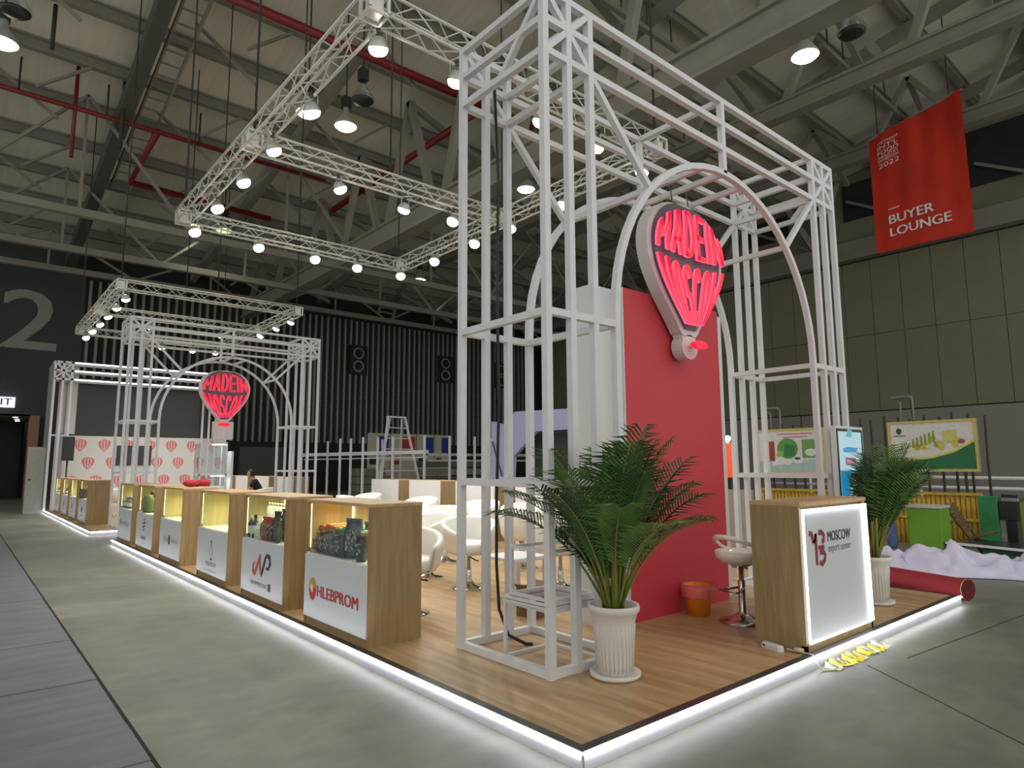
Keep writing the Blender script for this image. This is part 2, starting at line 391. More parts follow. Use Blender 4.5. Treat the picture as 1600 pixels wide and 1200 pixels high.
# roof: sloping metal deck, purlins, trusses, girders, cable ladder, red pipes
def zd(y): return 19-.17*y
ceiling = struct(MB().add([(-14, -3, zd(-3)), (XR+.3, -3, zd(-3)), (XR+.3, YB+.3, zd(YB+.3)), (-14, YB+.3, zd(YB+.3)),
                   (-14, -3, zd(-3)+.25), (XR+.3, -3, zd(-3)+.25), (XR+.3, YB+.3, zd(YB+.3)+.25), (-14, YB+.3, zd(YB+.3)+.25)],
                  [(0, 3, 2, 1), (4, 5, 6, 7), (0, 1, 5, 4), (1, 2, 6, 5), (2, 3, 7, 6), (3, 0, 4, 7)]).build('ceiling', MT['roof']))
y = 2.4
while y < YB:
    z = zd(y)
    m = MB().box(-14, y-.12, z-.42, XR, y+.12, z-.36).box(-14, y-.02, z-.36, XR, y+.02, z-.05).box(-14, y-.1, z-.06, XR, y+.1, z-.01)
    m.build('purlin', MT['steel'], ceiling)
    y += 2.4
def tri_truss(y, zb, x0, x1, step, name='roof_truss'):
    t = bpy.data.objects.new(name, None); COL.objects.link(t); t.parent = ceiling
    zt = zd(y)-.5
    MB().beam((x0, y, zb), (x1, y, zb), .26).build('bottom_chord', MT['steel'], t)
    x = x0; up = True
    while x < x1-.1:
        a = (x, y, zb if up else zt); b = (min(x+step, x1), y, zt if up else zb)
        MB().beam(a, b, .1).build('web', MT['steel'], t)
        if up: MB().beam((x+step, y, zb), (x+step, y, zt), .09).build('web', MT['steel'], t)
        x += step; up = not up
for y, zb in ((25.3, 10.0), (30.2, 10.1), (35.6, 10.6)): tri_truss(y, zb, -8, 34, 3.5)
# main girders along the hall
def girder(x, z, y0, y1, w=.55, h=.7, webs=True):
    t = bpy.data.objects.new('girder', None); COL.objects.link(t); t.parent = ceiling
    m = MB().box(x-w/2, y0, z, x+w/2, y1, z+.1).box(x-w/2, y0, z+h-.1, x+w/2, y1, z+h).box(x-w*.32, y0, z+.1, x+w*.32, y1, z+h-.1)
    m.build('box_girder', MT['steel'], t)
    y = y0+1
    while webs and y < y1-3.2:
        MB().beam((x, y, z+h), (x, y+1.55, zd(y+1.55)-.4), .24).build('v_strut', MT['steel'], t)
        MB().beam((x, y+3.1, z+h), (x, y+1.55, zd(y+1.55)-.4), .24).build('v_strut', MT['steel'], t)
        MB().beam((x, y+1.55, zd(y+1.55)-.5), (x+4.2, y+1.9, zd(y+1.9)-.5-1.1), .2).build('v_strut', MT['steel'], t)
        y += 3.9
girder(12.1, 10.0, -2, YB, .6, .8)
girder(21.0, 13.4, -2, YB, .5, .6)
girder(28.5, 14.3, -2, YB, .5, .6)
def slope_beam(x, w, h, dz, y0, y1, name, m):
    MB().beam((x, y0, zd(y0)-dz), (x, y1, zd(y1)-dz), w, h).build(name, m, ceiling)
slope_beam(3.55, .42, .55, 1.0, 3, YB, 'rafter', MT['steeldark'])
lad = bpy.data.objects.new('cable_ladder', None); COL.objects.link(lad); lad.parent = ceiling
for x in (3.95, 4.6): MB().beam((x, 10, zd(10)-1), (x, 30, zd(30)-1), .07, .16).build('side_rail', MT['steel'], lad)
y = 10
while y < 30: MB().beam((3.95, y, zd(y)-1.03), (4.6, y, zd(y)-1.03), .05).build('rung', MT['steel'], lad); y += .62
for x, yy in ((-1.5, 2), (9.2, 2), (16.5, 2), (25, 2), (31.5, 2)):
    slope_beam(x, .28, .42, .7, yy, YB, 'rafter', MT['steel'])
# secondary lattice below the deck
for i in range(9):
    y = 19.2+i*2.4
    for x0 in (-.2, 4.6, 9.4, 16.8, 22, 27):
        if (i+int(x0)) % 2: MB().beam((x0, y-1.2, zd(y-1.2)-.4), (x0+1.9, y-1.2, zd(y)-1.5), .09).build('knee_brace', MT['steel'], ceiling)
        else: MB().beam((x0+2.6, y, zd(y)-.4), (x0+1.2, y, zd(y)-1.6), .09).build('knee_brace', MT['steel'], ceiling)
for i, (x0, y0, x1, y1) in enumerate(((13, 8, 18, 8), (13, 12, 19, 12), (16, 5, 22, 5), (18, 15, 26, 15), (22, 9, 29, 9), (24, 4, 32, 4), (22, 19, 31, 19))):
    MB().beam((x0, y0, zd(y0)-1.4), (x1, y1, zd(y1)-1.4), .16).build('tie_beam', MT['steel'], ceiling)
    n = int((x1-x0)/1.3)
    for k in range(n): MB().beam((x0+.5+k*1.3, y0, zd(y0)-1.4), (x0+.5+k*1.3, y0, zd(y0)-.3), .05).build('hanger_rod', MT['steeldark'], ceiling)
def pipe(pts, r=.09): lab(MB().tube(pts, r, 8).build('sprinkler_pipe', MT['pipe'], ceiling), 'dark red sprinkler pipe under the roof')
pipe([(4.3, 17.7, zd(17.7)-1.5), (16, 17.5, zd(17.5)-1.5)], .14)
pipe([(-6, 24.7, 13.3), (10.8, 24.6, 13.3)], .08)
pipe([(4.55, 24.6, 13.3), (4.4, 28.4, 12.7), (10, 28.6, 12.65)], .12)
pipe([(13.7, 17.6, 14.5), (12.1, 26.7, 13.0)], .13)
for x, y, z in ((.6, 24.7, 13.3), (3.0, 24.7, 13.3), (5.9, 24.6, 13.3)): MB().tube([(x, y, z), (x, y, z+1.2)], .03, 6).build('drop_rod', MT['cable'], ceiling)
for x, y, z0, z1 in ((2.1, 24.7, 11.6, 15), (3.4, 24.3, 12.2, 15), (1.2, 22, 13.6, 15)):
    MB().tube([(x, y, z0), (x, y, z1)], .06, 6).build('drop_pipe', MT['pipe'] if z0 < 12 else MT['cable'], ceiling)
# far service ladder above the slats
fl = thing('service_ladder', 'grey steel service ladder rising above the slatted wall into the roof', 'ladder', (20.1, YB-.9, 11.3))
for x in (0, 1.15): MB().beam((x, 0, 0), (x+1.25, 0, 3.3), .16).build('rail', MT['steel'], fl)
for i in range(10): MB().beam((.13+i*.125, 0, .33*(i+.6)), (1.28+i*.125, 0, .33*(i+.6)), .1).build('tread', MT['steel'], fl)

# high-bay lamps
bays = [(15.83, 6.9, 1, 'nearest the red banner'), (8.36, 17.67, 1, 'beside the unlit lamp, over the large truss'), (15.69, 17.55, 1, 'beyond the right side of the large truss'), (7.15, 29.6, 2, 'just under the far left truss corner'),
        (8.25, 29.3, 2, 'second past the far left truss corner'), (19.1, 30.4, 1, 'just past the far right truss corner'), (8.08, 16.03, 0, 'unlit, beside a lit one over the truss'), (15.79, 5.74, 0, 'unlit, on the girder by the red banner'),
        (.07, 19.4, 1, 'cut by the left edge of the picture'), (.23, 17.8, 0, 'unlit, at the top left corner'), (7.15, 17.68, 1, 'close behind a truss floodlight')]
bays += [(0, -6, 3, 'added unseen fill behind the viewer at left'), (7.5, -6, 3, 'added unseen fill behind the viewer, middle'), (15.4, -6, 3, 'added unseen fill behind the viewer at right')]  # unseen lamps added to brighten the faces turned to the camera
for x, y, on, w in bays:
    t = thing('high_bay_lamp', 'round high-bay lamp under the roof, '+w, 'lamp', (x, y, 12))
    MB().lathe([(.09, .75), (.1, .3), (.16, .24), (.33, -.02), (.34, -.1)], 18, caps=False).build('reflector', MT['lampbody'] if on else MT['cabglass'], t)
    MB().lathe([(.02, -.1), (.32, -.1), (.26, -.16), (.1, -.2), (.02, -.2)], 18).build('lens', (MT['lampdark'], MT['baylens'], MT['baydim'], MT['baylens'])[on], t)
    MB().tube([(0, 0, .7), (0, 0, zd(y)-12-.2)], .025, 6).build('suspension_rod', MT['cable'], t)
    MB().box(-.12, -.12, .5, .12, .12, .85).build('ballast_box', MT['lampdark'], t)
    if on:
        L = bpy.data.lights.new('high_bay_light', 'SPOT'); L.energy = BAY_W*(0, 1, .4, 2.5)[on]; L.spot_size = 2.6; L.spot_blend = .8; L.shadow_soft_size = .3; L.color = (1, .99, .86)
        lo = bpy.data.objects.new('high_bay_light', L); COL.objects.link(lo); lo.parent = t; lo.location = (0, 0, -.26)

# red BUYER LOUNGE banner
X = 26.0
bn = thing('hanging_banner', 'large red cloth banner with white lettering hanging from the roof at right', 'banner', (X, 7.6, 9.4))
def bq(u, v):   # u 0..1 along, v 0..1 up, sheet with soft folds
    yl = -0.02+1.56*(1-u)-1.6*u; y = 1.56-3.13*u
    z0 = 0; z1 = 4.52+(5.17-4.52)*u
    return Vector((.05*math.sin(u*9+v*2)*(.3+v)+.03*math.sin(u*23+1)*v, y, z0+(z1-z0)*v))
N1, N2 = 24, 16
m = MB()
for d in (0, .02):
    m.v += [tuple(bq(i/N1, j/N2)+Vector((d, 0, 0))) for j in range(N2+1) for i in range(N1+1)]
for j in range(N2):
    for i in range(N1):
        a = j*(N1+1)+i; m.f.append((a, a+1, a+N1+2, a+N1+1)); m.m.append(0); m.sm.append(True)
        a += (N1+1)*(N2+1); m.f.append((a, a+N1+1, a+N1+2, a+1)); m.m.append(0); m.sm.append(True)
m.build('cloth', MT['banner'], bn)
def bmap(u, v, d): p = bq(u, v); return (p.x-.03-d, p.y, p.z)
def btext(s, b, off=0): text(s, b, bmap, .01, off).build('lettering', MT['print_white'], bn)
btext('BUYER', (.17, .215, .64, .285), .05); btext('LOUNGE', (.17, .112, .80, .182), .05)
for i, (s, h) in enumerate((('VIETNAM', .022), ("INT'L", .036), ('FOOD', .036), ('INDUSTRY', .022), ('EXHIBITION', .022), ('2022', .038))):
    z = (.905, .86, .815, .785, .757, .705)[i]; btext(s, (.1, z, .335, z+h))
MB().add([bmap(*p, .01) for p in ((.17, .335), (.29, .335), (.29, .342), (.17, .342))], [(0, 1, 2, 3)]).build('print_rule', MT['print_white'], bn)
MB().beam((.01, 1.6, 4.5), (.01, -1.62, 5.2), .06).build('hanging_bar', MT['steel'], bn)
for yv, z in ((1.2, 4.55), (-1.2, 5.1)): MB().tube([(0, yv, z), (0, yv, zd(7.6+yv)-9.4)], .02, 5).build('hanging_cable', MT['cable'], bn)

# ================================================================== THE STANDS
HP = .09
def platform(x0, y0, x1, y1, label):
    t = thing('stand_platform', label, 'platform', (x0, y0, 0))
    w, d = x1-x0, y1-y0
    B(.06, .06, 0, w-.06, d-.06, HP).build('wood_floor', MT['deck'], t)
    m = MB().box(0, 0, HP-.03, w, .06, HP+.004).box(0, d-.06, HP-.03, w, d, HP+.004).box(0, .06, HP-.03, .06, d-.06, HP+.004).box(w-.06, .06, HP-.03, w, d-.06, HP+.004)
    m.build('edge_trim', MT['decktrim'], t)
    # skirt panels, one per side and length
    def run(a, b, nrm):
        a = Vector(a); b = Vector(b); L = (b-a).length; n = max(1, round(L/2.4)); dr = (b-a)/n
        for i in range(n):
            p = a+dr*i+dr.normalized()*.002; q = a+dr*(i+1)-dr.normalized()*.002
            MB().beam(p+Vector((0, 0, .034)), q+Vector((0, 0, .034)), .012, .066).build('skirt_panel', MT['skirt'], t)
            N = Vector(nrm)
            MB().beam(p+N*.012+Vector((0, 0, HP-.013)), q+N*.012+Vector((0, 0, HP-.013)), .011, .012).build('led_strip', MT['led'], t)
    run((.006, .0, 0), (w-.006, 0, 0), (0, -1, 0)); run((0, d, 0), (0, 0, 0), (-1, 0, 0))
    run((w, 0, 0), (w, d, 0), (1, 0, 0)); run((w, d, 0), (0, d, 0), (0, 1, 0))
    return t
platform(2.455, 2.365, 8.3, 15.05, 'wood-floored exhibition platform with glowing white skirt, nearest the camera')
platform(2.38, 17.3, 8.3, 29.3, 'wood-floored exhibition platform with glowing skirt, farther back at left')

def portal(loc, sx, sz, label):
    t = thing('gantry_frame', label, 'frame', loc)
    w = .055
    def mb(name, p, q, ww=w):
        p = (p[0]*sx, p[1], p[2]*sz); q = (q[0]*sx, q[1], q[2]*sz)
        return MB().beam(p, q, ww).build(name, MT['paint'], t)
    UL = [.03, .277, .523, .77]; UR = [4.87-u for u in UL]; TOP = 4.98; R = (UR[3]-UL[3])/2; cu = 4.87/2; SP = 2.56
    LV = [4.98, 4.74, 4.48]
    for v in (.03, 1.04):
        for us in (UL, UR):
            for k, u in enumerate(us): mb('post', (u, v, 0), (u, v, TOP+.027 if k < 3 else SP))
            for z in (.028, 1.275, 2.49): mb('rail', (us[0], v, z), (us[3], v, z), w*.96)
        for z in LV: mb('rail', (UL[0], v, z), (UR[0], v, z), w*.98)
        pts = [((cu-R*math.cos(a))*sx, v, (SP+R*math.sin(a))*sz) for a in [PI*i/28 for i in range(29)]]
        m = MB(); h = w/2
        for i in range(28):
            pass
        vs = []
        for i, p in enumerate(pts):
            a = PI*i/28; rx, rz = -math.cos(a), math.sin(a)
            for dr, dv in ((-h, -h), (h, -h), (h, h), (-h, h)): vs.append((p[0]+rx*dr, v+dv, p[2]+rz*dr))
        fs = [(i*4+k, i*4+(k+1) % 4, i*4+4+(k+1) % 4, i*4+4+k) for i in range(28) for k in range(4)]+[(0, 1, 2, 3), (115, 114, 113, 112)]
        m.add(vs, fs).build('arch', MT['paint'], t)
        mb('post', (cu, v, SP+R), (cu, v, TOP))
        q = R*math.sqrt(.5)
        mb('brace', (UL[0], v, 4.98), (cu-q, v, SP+q), w*.9); mb('brace', (UR[0], v, 4.98), (cu+q, v, SP+q), w*.9)
        mb('brace', (UL[0], v, 4.48), (UL[2], v, 4.98), w*.9); mb('brace', (UR[0], v, 4.48), (UR[2], v, 4.98), w*.9)
    a0, a1 = .03, 1.04
    for us in (UL, UR):
        for z in (.028, 1.275, 2.49):
            for k in (0, 3): mb('cross_rail', (us[k], a0, z), (us[k], a1, z), w*.94)
        for z in LV:
            for k in (0, 2): mb('cross_rail', (us[k], a0, z), (us[k], a1, z), w*.94)
        mb('brace', (us[0], a0, 4.98), (us[0], a0+.5, 4.48), w*.85)
    mb('cross_rail', (cu, a0, TOP), (cu, a1, TOP), w*.94)
    for ang in (45, 78, 90, 102, 135):
        a = math.radians(ang); mb('cross_rail', (cu-R*math.cos(a), a0, SP+R*math.sin(a)), (cu-R*math.cos(a), a1, SP+R*math.sin(a)), w*.9)
    return t
portal((3.07, 3.23, HP), 1, 1, 'tall white tubular gantry with double arch holding the nearer red balloon sign')
portal((2.94, 17.65, HP), .992, 1.012, 'tall white tubular gantry with double arch on the farther stand')

def env_w(t):          # half width of the balloon envelope, t = 0 at the neck, 1 at the top
    c = .64; r = .585
    if t > c: return r*math.sqrt(max(0, 1-((t-c)/(1-c+.0))**2.0))**.92
    k = t/c; return .085+(r-.085)*math.sin(k*PI/2)**1.12
def _arc(cx, cy, rx, ry, a0, a1, n=14): return [(cx+rx*math.cos(math.radians(a0+(a1-a0)*i/n)), cy+ry*math.sin(math.radians(a0+(a1-a0)*i/n))) for i in range(n+1)]
_O = _arc(.5, .5, .5, .5, 0, 360, 20); _O[-1] = _O[0]
STROKES = {'M': [[(0, 0), (0, 1)], [(1, 0), (1, 1)], [(0, 1), (.5, .35), (1, 1)]], 'A': [[(0, 0), (.42, 1)], [(1, 0), (.58, 1)], [(.42, 1), (.58, 1)], [(.2, .3), (.8, .3)]],
           'D': [[(0, 0), (0, 1)], [(0, 1)]+_arc(.35, .5, .65, .5, 90, -90)+[(0, 0)]], 'E': [[(0, 0), (0, 1)], [(0, 1), (1, 1)], [(0, .5), (.9, .5)], [(0, 0), (1, 0)]],
           'I': [[(.5, 0), (.5, 1)]], 'N': [[(0, 0), (0, 1)], [(1, 0), (1, 1)], [(0, 1), (1, 0)]], 'O': [_O], 'C': [_arc(.5, .5, .5, .5, 40, 320, 18)],
           'S': [_arc(.5, .75, .5, .25, 25, 270, 12)+_arc(.5, .25, .5, .25, 90, -155, 12)[1:]], 'W': [[(0, 1), (.22, 0), (.5, .7), (.78, 0), (1, 1)]]}
def balloon(loc, label, basket):
    t = thing('balloon_sign', label, 'sign', loc)       # loc: neck of the envelope, front plane of the body
    Hh = 1.28
    pts = [(.1, -.03)]
    for i in range(41): tt = i/40; pts.append((env_w(tt)+.06*(1 if tt < .97 else .6), tt*(Hh+.06)))
    out = [(x, z) for x, z in pts]+[(-x, z) for x, z in reversed(pts)]
    MB().prism(out, 0, .13, 'y').build('body', MT['signbody'], t)
    fac = [(x-.075, z) for x, z in pts[2:] if x > .09]
    MB().prism([(x, z) for x, z in fac]+[(-x, z) for x, z in reversed(fac)], -.02, -.0005, 'y').build('face_plate', MT['signface'], t)
    # letters: top row MADE IN, bottom row MOSCOW, warped to the envelope
    def dome(a):          # height on the outline above the point where the outer longitude is vertical
        lo, hi = .80, 1.0
        for _ in range(30):
            md = (lo+hi)/2
            if env_w(md) > a*env_w(.80): lo = md
            else: hi = md
        return lo
    def row(txt, z0, z1, cells, vtop):
        u = -1.0
        tot = sum(w for c, w in cells)
        for ch, wd in cells:
            u0 = u+.02; u1 = u+2*wd/tot-.02; u += 2*wd/tot
            if ch == ' ': continue
            bm = bmesh.new()
            lw = (u1-u0)*.46; lh = .44 if vtop else .5
            for pl in STROKES[ch]:
                pl = [(lw*(.16+.68*a), lh*(.075+.85*b)) for a, b in pl]; hw = .0215
                L_, R_ = [], []
                for i, p in enumerate(pl):
                    if pl[0] == pl[-1]: q0 = pl[i-1] if i else pl[-2]; q1 = pl[i+1] if i+1 < len(pl) else pl[1]
                    else: q0 = pl[max(i-1, 0)]; q1 = pl[min(i+1, len(pl)-1)]
                    dx, dy = q1[0]-q0[0], q1[1]-q0[1]; dl = math.hypot(dx, dy) or 1; ex = 0
                    if pl[0] != pl[-1]: ex = -hw*.9 if i == 0 else (hw*.9 if i == len(pl)-1 else 0)
                    c = (p[0]+dx/dl*ex, p[1]+dy/dl*ex)
                    L_.append(bm.verts.new(((c[0]-dy/dl*hw)/lw, (c[1]+dx/dl*hw)/lh, 0))); R_.append(bm.verts.new(((c[0]+dy/dl*hw)/lw, (c[1]-dx/dl*hw)/lh, 0)))
                for i in range(len(pl)-1): bm.faces.new((L_[i], R_[i], R_[i+1], L_[i+1]))
            for k in range(1, 14):
                bmesh.ops.bisect_plane(bm, geom=bm.verts[:]+bm.edges[:]+bm.faces[:], plane_co=(0, k/14, 0), plane_no=(0, 1, 0))
            bmesh.ops.remove_doubles(bm, verts=bm.verts[:], dist=1e-5)
            for v in bm.verts:
                a = u0+v.co.x*(u1-u0)
                if vtop: zb = z0-.035*(1-a*a); zt = dome(abs(a))*Hh-.02
                else: zb = z0; zt = z1-.035*(1-a*a)-.02
                z = zb+v.co.y*(zt-zb)
                x = a*(env_w(min(.80, z/Hh))+.012)
                v.co = (x, -.045, z)
            r = bmesh.ops.extrude_face_region(bm, geom=bm.faces[:])
            for g in r['geom']:
                if isinstance(g, bmesh.types.BMVert): g.co.y = -.075
            bmesh.ops.recalc_face_normals(bm, faces=bm.faces[:])
            me = bpy.data.meshes.new('letter'); bm.normal_update()
            me.materials.append(MT['letter']); me.materials.append(MT['letterside'])
            for f in bm.faces: f.material_index = 0 if all(v.co.y < -.073 for v in f.verts) else 1
            bm.to_mesh(me); bm.free()
            o = bpy.data.objects.new('letter', me); COL.objects.link(o); o.parent = t
    row('MADE IN', .78, 1.245, (('M', 1.15), ('A', 1), ('D', 1), ('E', .9), ('I', .45), ('N', 1.1)), True)
    row('MOSCOW', .045, .755, (('M', 1.15), ('O', 1), ('S', 1), ('C', 1), ('O', 1), ('W', 1.2)), False)
    if basket:
        B(-.25, 0, -.50, .25, .16, -.03).build('basket', MT['signbody'], t)
        B(-.02, -.012, -.48, .02, 0, -.14).build('basket_rib', MT['white'], t)
        MB().prism(ell(0, -.1, .15, .045), -.05, 0, 'y').build('burner_light', MT['letter'], t)
    else:
        MB().prism(ell(0, -.14, .135, .125), 0, .13, 'y').build('basket', MT['signbody'], t)
        MB().prism([(-.12, -.02), (.12, -.02), (.09, -.1), (-.09, -.1)], .01, .12, 'y').build('neck', MT['signbody'], t)
        MB().prism(ell(0, -.135, .115, .04), -.13, -.08, 'y').build('burner_light', MT['letter'], t)
        MB().tube([(0, 0.02, -.135), (0, -.1, -.135)], .02, 6).build('burner_bracket', MT['signbody'], t)
    for x in (-.12, .16): MB().tube([(x, .06, 1.33), (x+.03, .1, 1.58 if not basket else 1.5)], .008, 5).build('hanging_wire', MT['wire'], t)
balloon((5.51, 3.72, 2.80), 'large red glowing hot-air balloon sign with white body on the nearer gantry', False)
balloon((5.33, 18.05, 2.72), 'smaller-looking red glowing hot-air balloon sign with white basket on the farther gantry', True)

# ------------------------------------------------------------------ lighting trusses and floodlights
def span(root, p, q, s=.24):
    """Box truss span between two points of its outer bottom line; four chords and the lacing."""
    p = Vector(p); q = Vector(q); d = (q-p).normalized(); n = Vector((0, 0, 1)).cross(d)
    L = (q-p).length
    cs = [(0, 0), (s, 0), (s, s), (0, s)]
    def pt(k, a): return p+d*a+n*cs[k][0]+Vector((0, 0, cs[k][1]))
    for k in range(4): MB().tube([pt(k, 0), pt(k, L)], .02, 6).build('chord', MT['alu'], root)
    m = MB(); N = max(2, round(L/.3))
    for k in range(4):
        for i in range(N):
            a, b = (k, (k+1) % 4) if i % 2 else ((k+1) % 4, k)
            m.tube([pt(a, L*i/N), pt(b, L*(i+1)/N)], .009, 4, caps=False)
    stuff(m.build('lacing', MT['alu'], root))
def truss(x0, y0, x1, y1, ym, z, label, hang):
    t = thing('lighting_truss', label, 'truss', (0, 0, z)); s = .24
    c = [(x0, y0), (x1, y0), (x1, y1), (x0, y1)]
    span(t, (x0, y1-s, 0), (x0, y0+s, 0)) ; span(t, (x1-s, y1, 0), (x0+s, y1, 0)); span(t, (x1, y0+s, 0), (x1, y1-s, 0)); span(t, (x0+s, y0, 0), (x1-s, y0, 0))
    span(t, (x0+s, ym, 0), (x1-s, ym, 0))
    for x, y in ((x0, y0), (x1-s, y0), (x1-s, y1-s), (x0, y1-s), (x0, ym), (x1-s, ym)):
        m = MB(); e = .03
        for z0 in (-.01, s-.02):
            m.box(x, y, z0, x+s, y+e, z0+e).box(x, y+s-e, z0, x+s, y+s, z0+e).box(x, y+e, z0, x+e, y+s-e, z0+e).box(x+s-e, y+e, z0, x+s, y+s-e, z0+e)
        for ax, ay in ((0, 0), (s-e, 0), (0, s-e), (s-e, s-e)): m.box(x+ax, y+ay, .01, x+ax+e, y+ay+e, s-.01)
        m.box(x+.05, y+.05, .02, x+s-.05, y+s-.05, s-.03)
        m.build('corner_block', MT['alu'], t)
    for x, y in hang: MB().tube([(x, y, s), (x, y, zd(y)-z-.2)], .018, 5).build('hanging_cable', MT['cable'], t)
    return t
ZT = 6.1
truss(2.82, 5.5, 7.78, 13.2, 9.15, ZT, 'large rectangular aluminium lighting truss hung above the near stand', ((2.94, 5.7), (2.94, 9.2), (2.94, 13), (7.6, 13.05), (7.6, 9.2), (5.2, 9.25), (7.6, 5.6), (5.2, 13.1)))
truss(2.80, 18.95, 7.75, 26.65, 22.5, ZT, 'smaller-looking rectangular aluminium lighting truss above the farther stand', ((2.92, 19.1), (7.6, 19.1), (7.6, 26.5), (2.92, 26.5), (5.3, 22.6), (5.3, 19.1)))
fl0 = None
def flood(x, y, z, tx, ty, label, energy):
    """Round LED floodlight under the truss, tipped towards (tx, ty)."""
    global fl0
    rz = math.atan2(ty-y, tx-x)
    if fl0 is None:
        t = thing('floodlight', label, 'floodlight', (x, y, z), rz)
        MB().tube([(0, -.085, -.16), (0, -.085, -.02), (0, .085, -.02), (0, .085, -.16)], .008, 5).build('yoke', MT['lampbody'], t)
        MB().box(-.025, -.025, -.03, .025, .025, .03).build('clamp', MT['lampdark'], t)
        R = Matrix.Translation((0, 0, -.15)) @ Matrix.Rotation(-.42, 4, 'Y')
        MB().lathe([(.03, .05), (.06, .045), (.085, .0), (.105, -.045), (.105, -.06)], 14, caps=False).xf(R).build('housing', MT['lampbody'], t)
        MB().lathe([(.104, -.05), (.102, -.085), (.085, -.12), (.05, -.14), (.01, -.145)], 14).xf(R).build('lens', MT['lens'], t)
        fl0 = t; r = t
    else:
        r = dup(fl0, (x, y, z), rz, label)
    r['group'] = 'floodlights on the lighting trusses'
    L = bpy.data.lights.new('floodlight_beam', 'SPOT'); L.energy = energy; L.spot_size = 2.2; L.spot_blend = .8; L.shadow_soft_size = .1; L.color = (1, .99, .95)
    lo = bpy.data.objects.new('floodlight_beam', L); COL.objects.link(lo); lo.parent = r
    d = Vector((math.sin(.42), 0, -math.cos(.42))); lo.location = Vector((0, 0, -.15))+d*.17
    lo.rotation_euler = d.to_track_quat('-Z', 'Y').to_euler()
for side, tr, pts, axis in (
    ('left side of the large truss', 1, [(3.06, 5.75), (3.03, 7.39), (3.03, 8.7), (3.05, 10.04), (3.06, 11.4), (3.08, 12.85)], 'from its near end'),
    ('far side of the large truss', 1, [(4.32, 12.98), (5.52, 12.98), (6.5, 12.96)], 'from the left'),
    ('right side of the large truss', 1, [(7.57, 5.8), (7.56, 7.46), (7.57, 8.87), (7.57, 10.0), (7.58, 11.47), (7.57, 12.88)], 'from its near end'),
    ('middle crossbar of the large truss', 1, [(4.31, 9.3), (5.56, 9.35), (6.55, 9.3)], 'from the left'),
    ('near side of the large truss', 1, [(4.05, 5.7), (5.4, 5.72), (6.47, 5.72)], 'from the left'),
    ('left side of the farther truss', 2, [(3.05, 19.2), (3.05, 20.5), (3.04, 21.85), (3.04, 23.25), (3.03, 24.6), (3.03, 25.96)], 'from its near end'),
    ('crossbar of the farther truss', 2, [(4.32, 22.7), (6.46, 22.7)], 'from the left'),
    ('right side of the farther truss', 2, [(7.5, 19.2), (7.5, 20.4), (7.52, 21.9)], 'from its near end'),
    ('far side of the farther truss', 2, [(5.47, 26.4), (6.53, 26.4), (7.34, 26.35)], 'from the left')):
    for i, (x, y) in enumerate(pts):
        cy = 9.3 if tr == 1 else 22.7
        flood(x, y, ZT, 5.3, cy if abs(x-5.3) > .6 else cy+1.5, f'white floodlight on the {side}, {ORD[i]} {axis}', LAMP_W)

# ------------------------------------------------------------------ display counters
def counter(x, y0, y1, label, flip=False, empty=True, light=True):
    """Showcase counter; its front looks to -X (flip: to +X)."""
    t = thing('display_counter', label, 'counter', (x, (y0+y1)/2, HP), PI if flip else 0)
    h = (y1-y0)/2; d = .245; e = .022
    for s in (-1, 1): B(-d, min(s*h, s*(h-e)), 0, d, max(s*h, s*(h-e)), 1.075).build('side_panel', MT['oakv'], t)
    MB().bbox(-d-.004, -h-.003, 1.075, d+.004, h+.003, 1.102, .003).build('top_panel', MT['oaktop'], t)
    if flip: B(d, -h+.004, .02, d+.014, h-.004, 1.099).build('back_panel', MT['white'], t)
    B(d-.02, -h+e, 0, d-.002, h-e, .60).build('inner_panel', MT['oakv'], t)
    B(d-.02, -h+e, .63, d-.002, h-e, 1.075).build('back_door', MT['litwood'], t)
    if light:
        for s in (-1, 1): B(-d+.04, min(s*(h-e), s*(h-e-.003)), .627, d-.021, max(s*(h-e), s*(h-e-.003)), 1.073).build('lit_lining', MT['litwood'], t)  # added paler lining, makes the showcase sides look lit
    B(-d+.012, -h+e, 0, -d+.03, h-e, .062).build('plinth', MT['oakv'], t)
    B(-d-.008, -h+.012, .065, -d+.014, h-.012, .615).build('front_panel', MT['panelwhite'], t)
    B(-d+.004, -h+e, .605, d-.02, h-e, .625).build('shelf', MT['white'], t)
    B(-d+.004, -h+e+.001, .626, -d+.009, h-e-.001, 1.074).build('glass_pane', MT['glass'], t)
    if light:
        B(d-.042, h-e-.014, .64, d-.03, h-e-.002, 1.06).build('led_strip', MT['warmled'], t); B(-d+.03, h-e-.007, .66, -d+.036, h-e-.001, 1.06).build('led_strip', MT['warmled'], t)
        B(d-.04, -.006, .64, d-.03, .006, 1.06).build('led_strip', MT['warmled'], t)
        L = bpy.data.lights.new('showcase_light', 'AREA'); L.shape = 'RECTANGLE'; L.size = .3; L.size_y = 1.0; L.spread = 1.7; L.energy = 6.5; L.color = (1, .88, .5)
        lo = bpy.data.objects.new('showcase_light', L); COL.objects.link(lo); lo.parent = t; lo.location = (0, 0, 1.068)
    return t, h
def logo(t, s, b, m, off=0.0, shear=0): text(s, b, mp_x(-.253, 0, 0), .002, off, shear).build('lettering', m, t)
def mark(t, poly, m, d=.002, name='emblem'): flat(poly, mp_x(-.253, 0, 0), d).build(name, m, t)
CX = 2.78
spec = [(4.73, 5.94, 'with red lettering and a round gold-red emblem, nearest the camera'),
        (6.45, 7.68, 'with a red and black script emblem, full of bottles'),
        (8.2, 9.44, 'with a small bottle emblem and grey lettering, empty'),
        (10.31, 11.54, 'with one grey line of lettering, empty, third from far end'),
        (12.05, 13.3, 'with a dark striped diamond emblem, holding an olive bag'),
        (13.78, 15.0, 'at the far end of the near row, holding grey jars')]
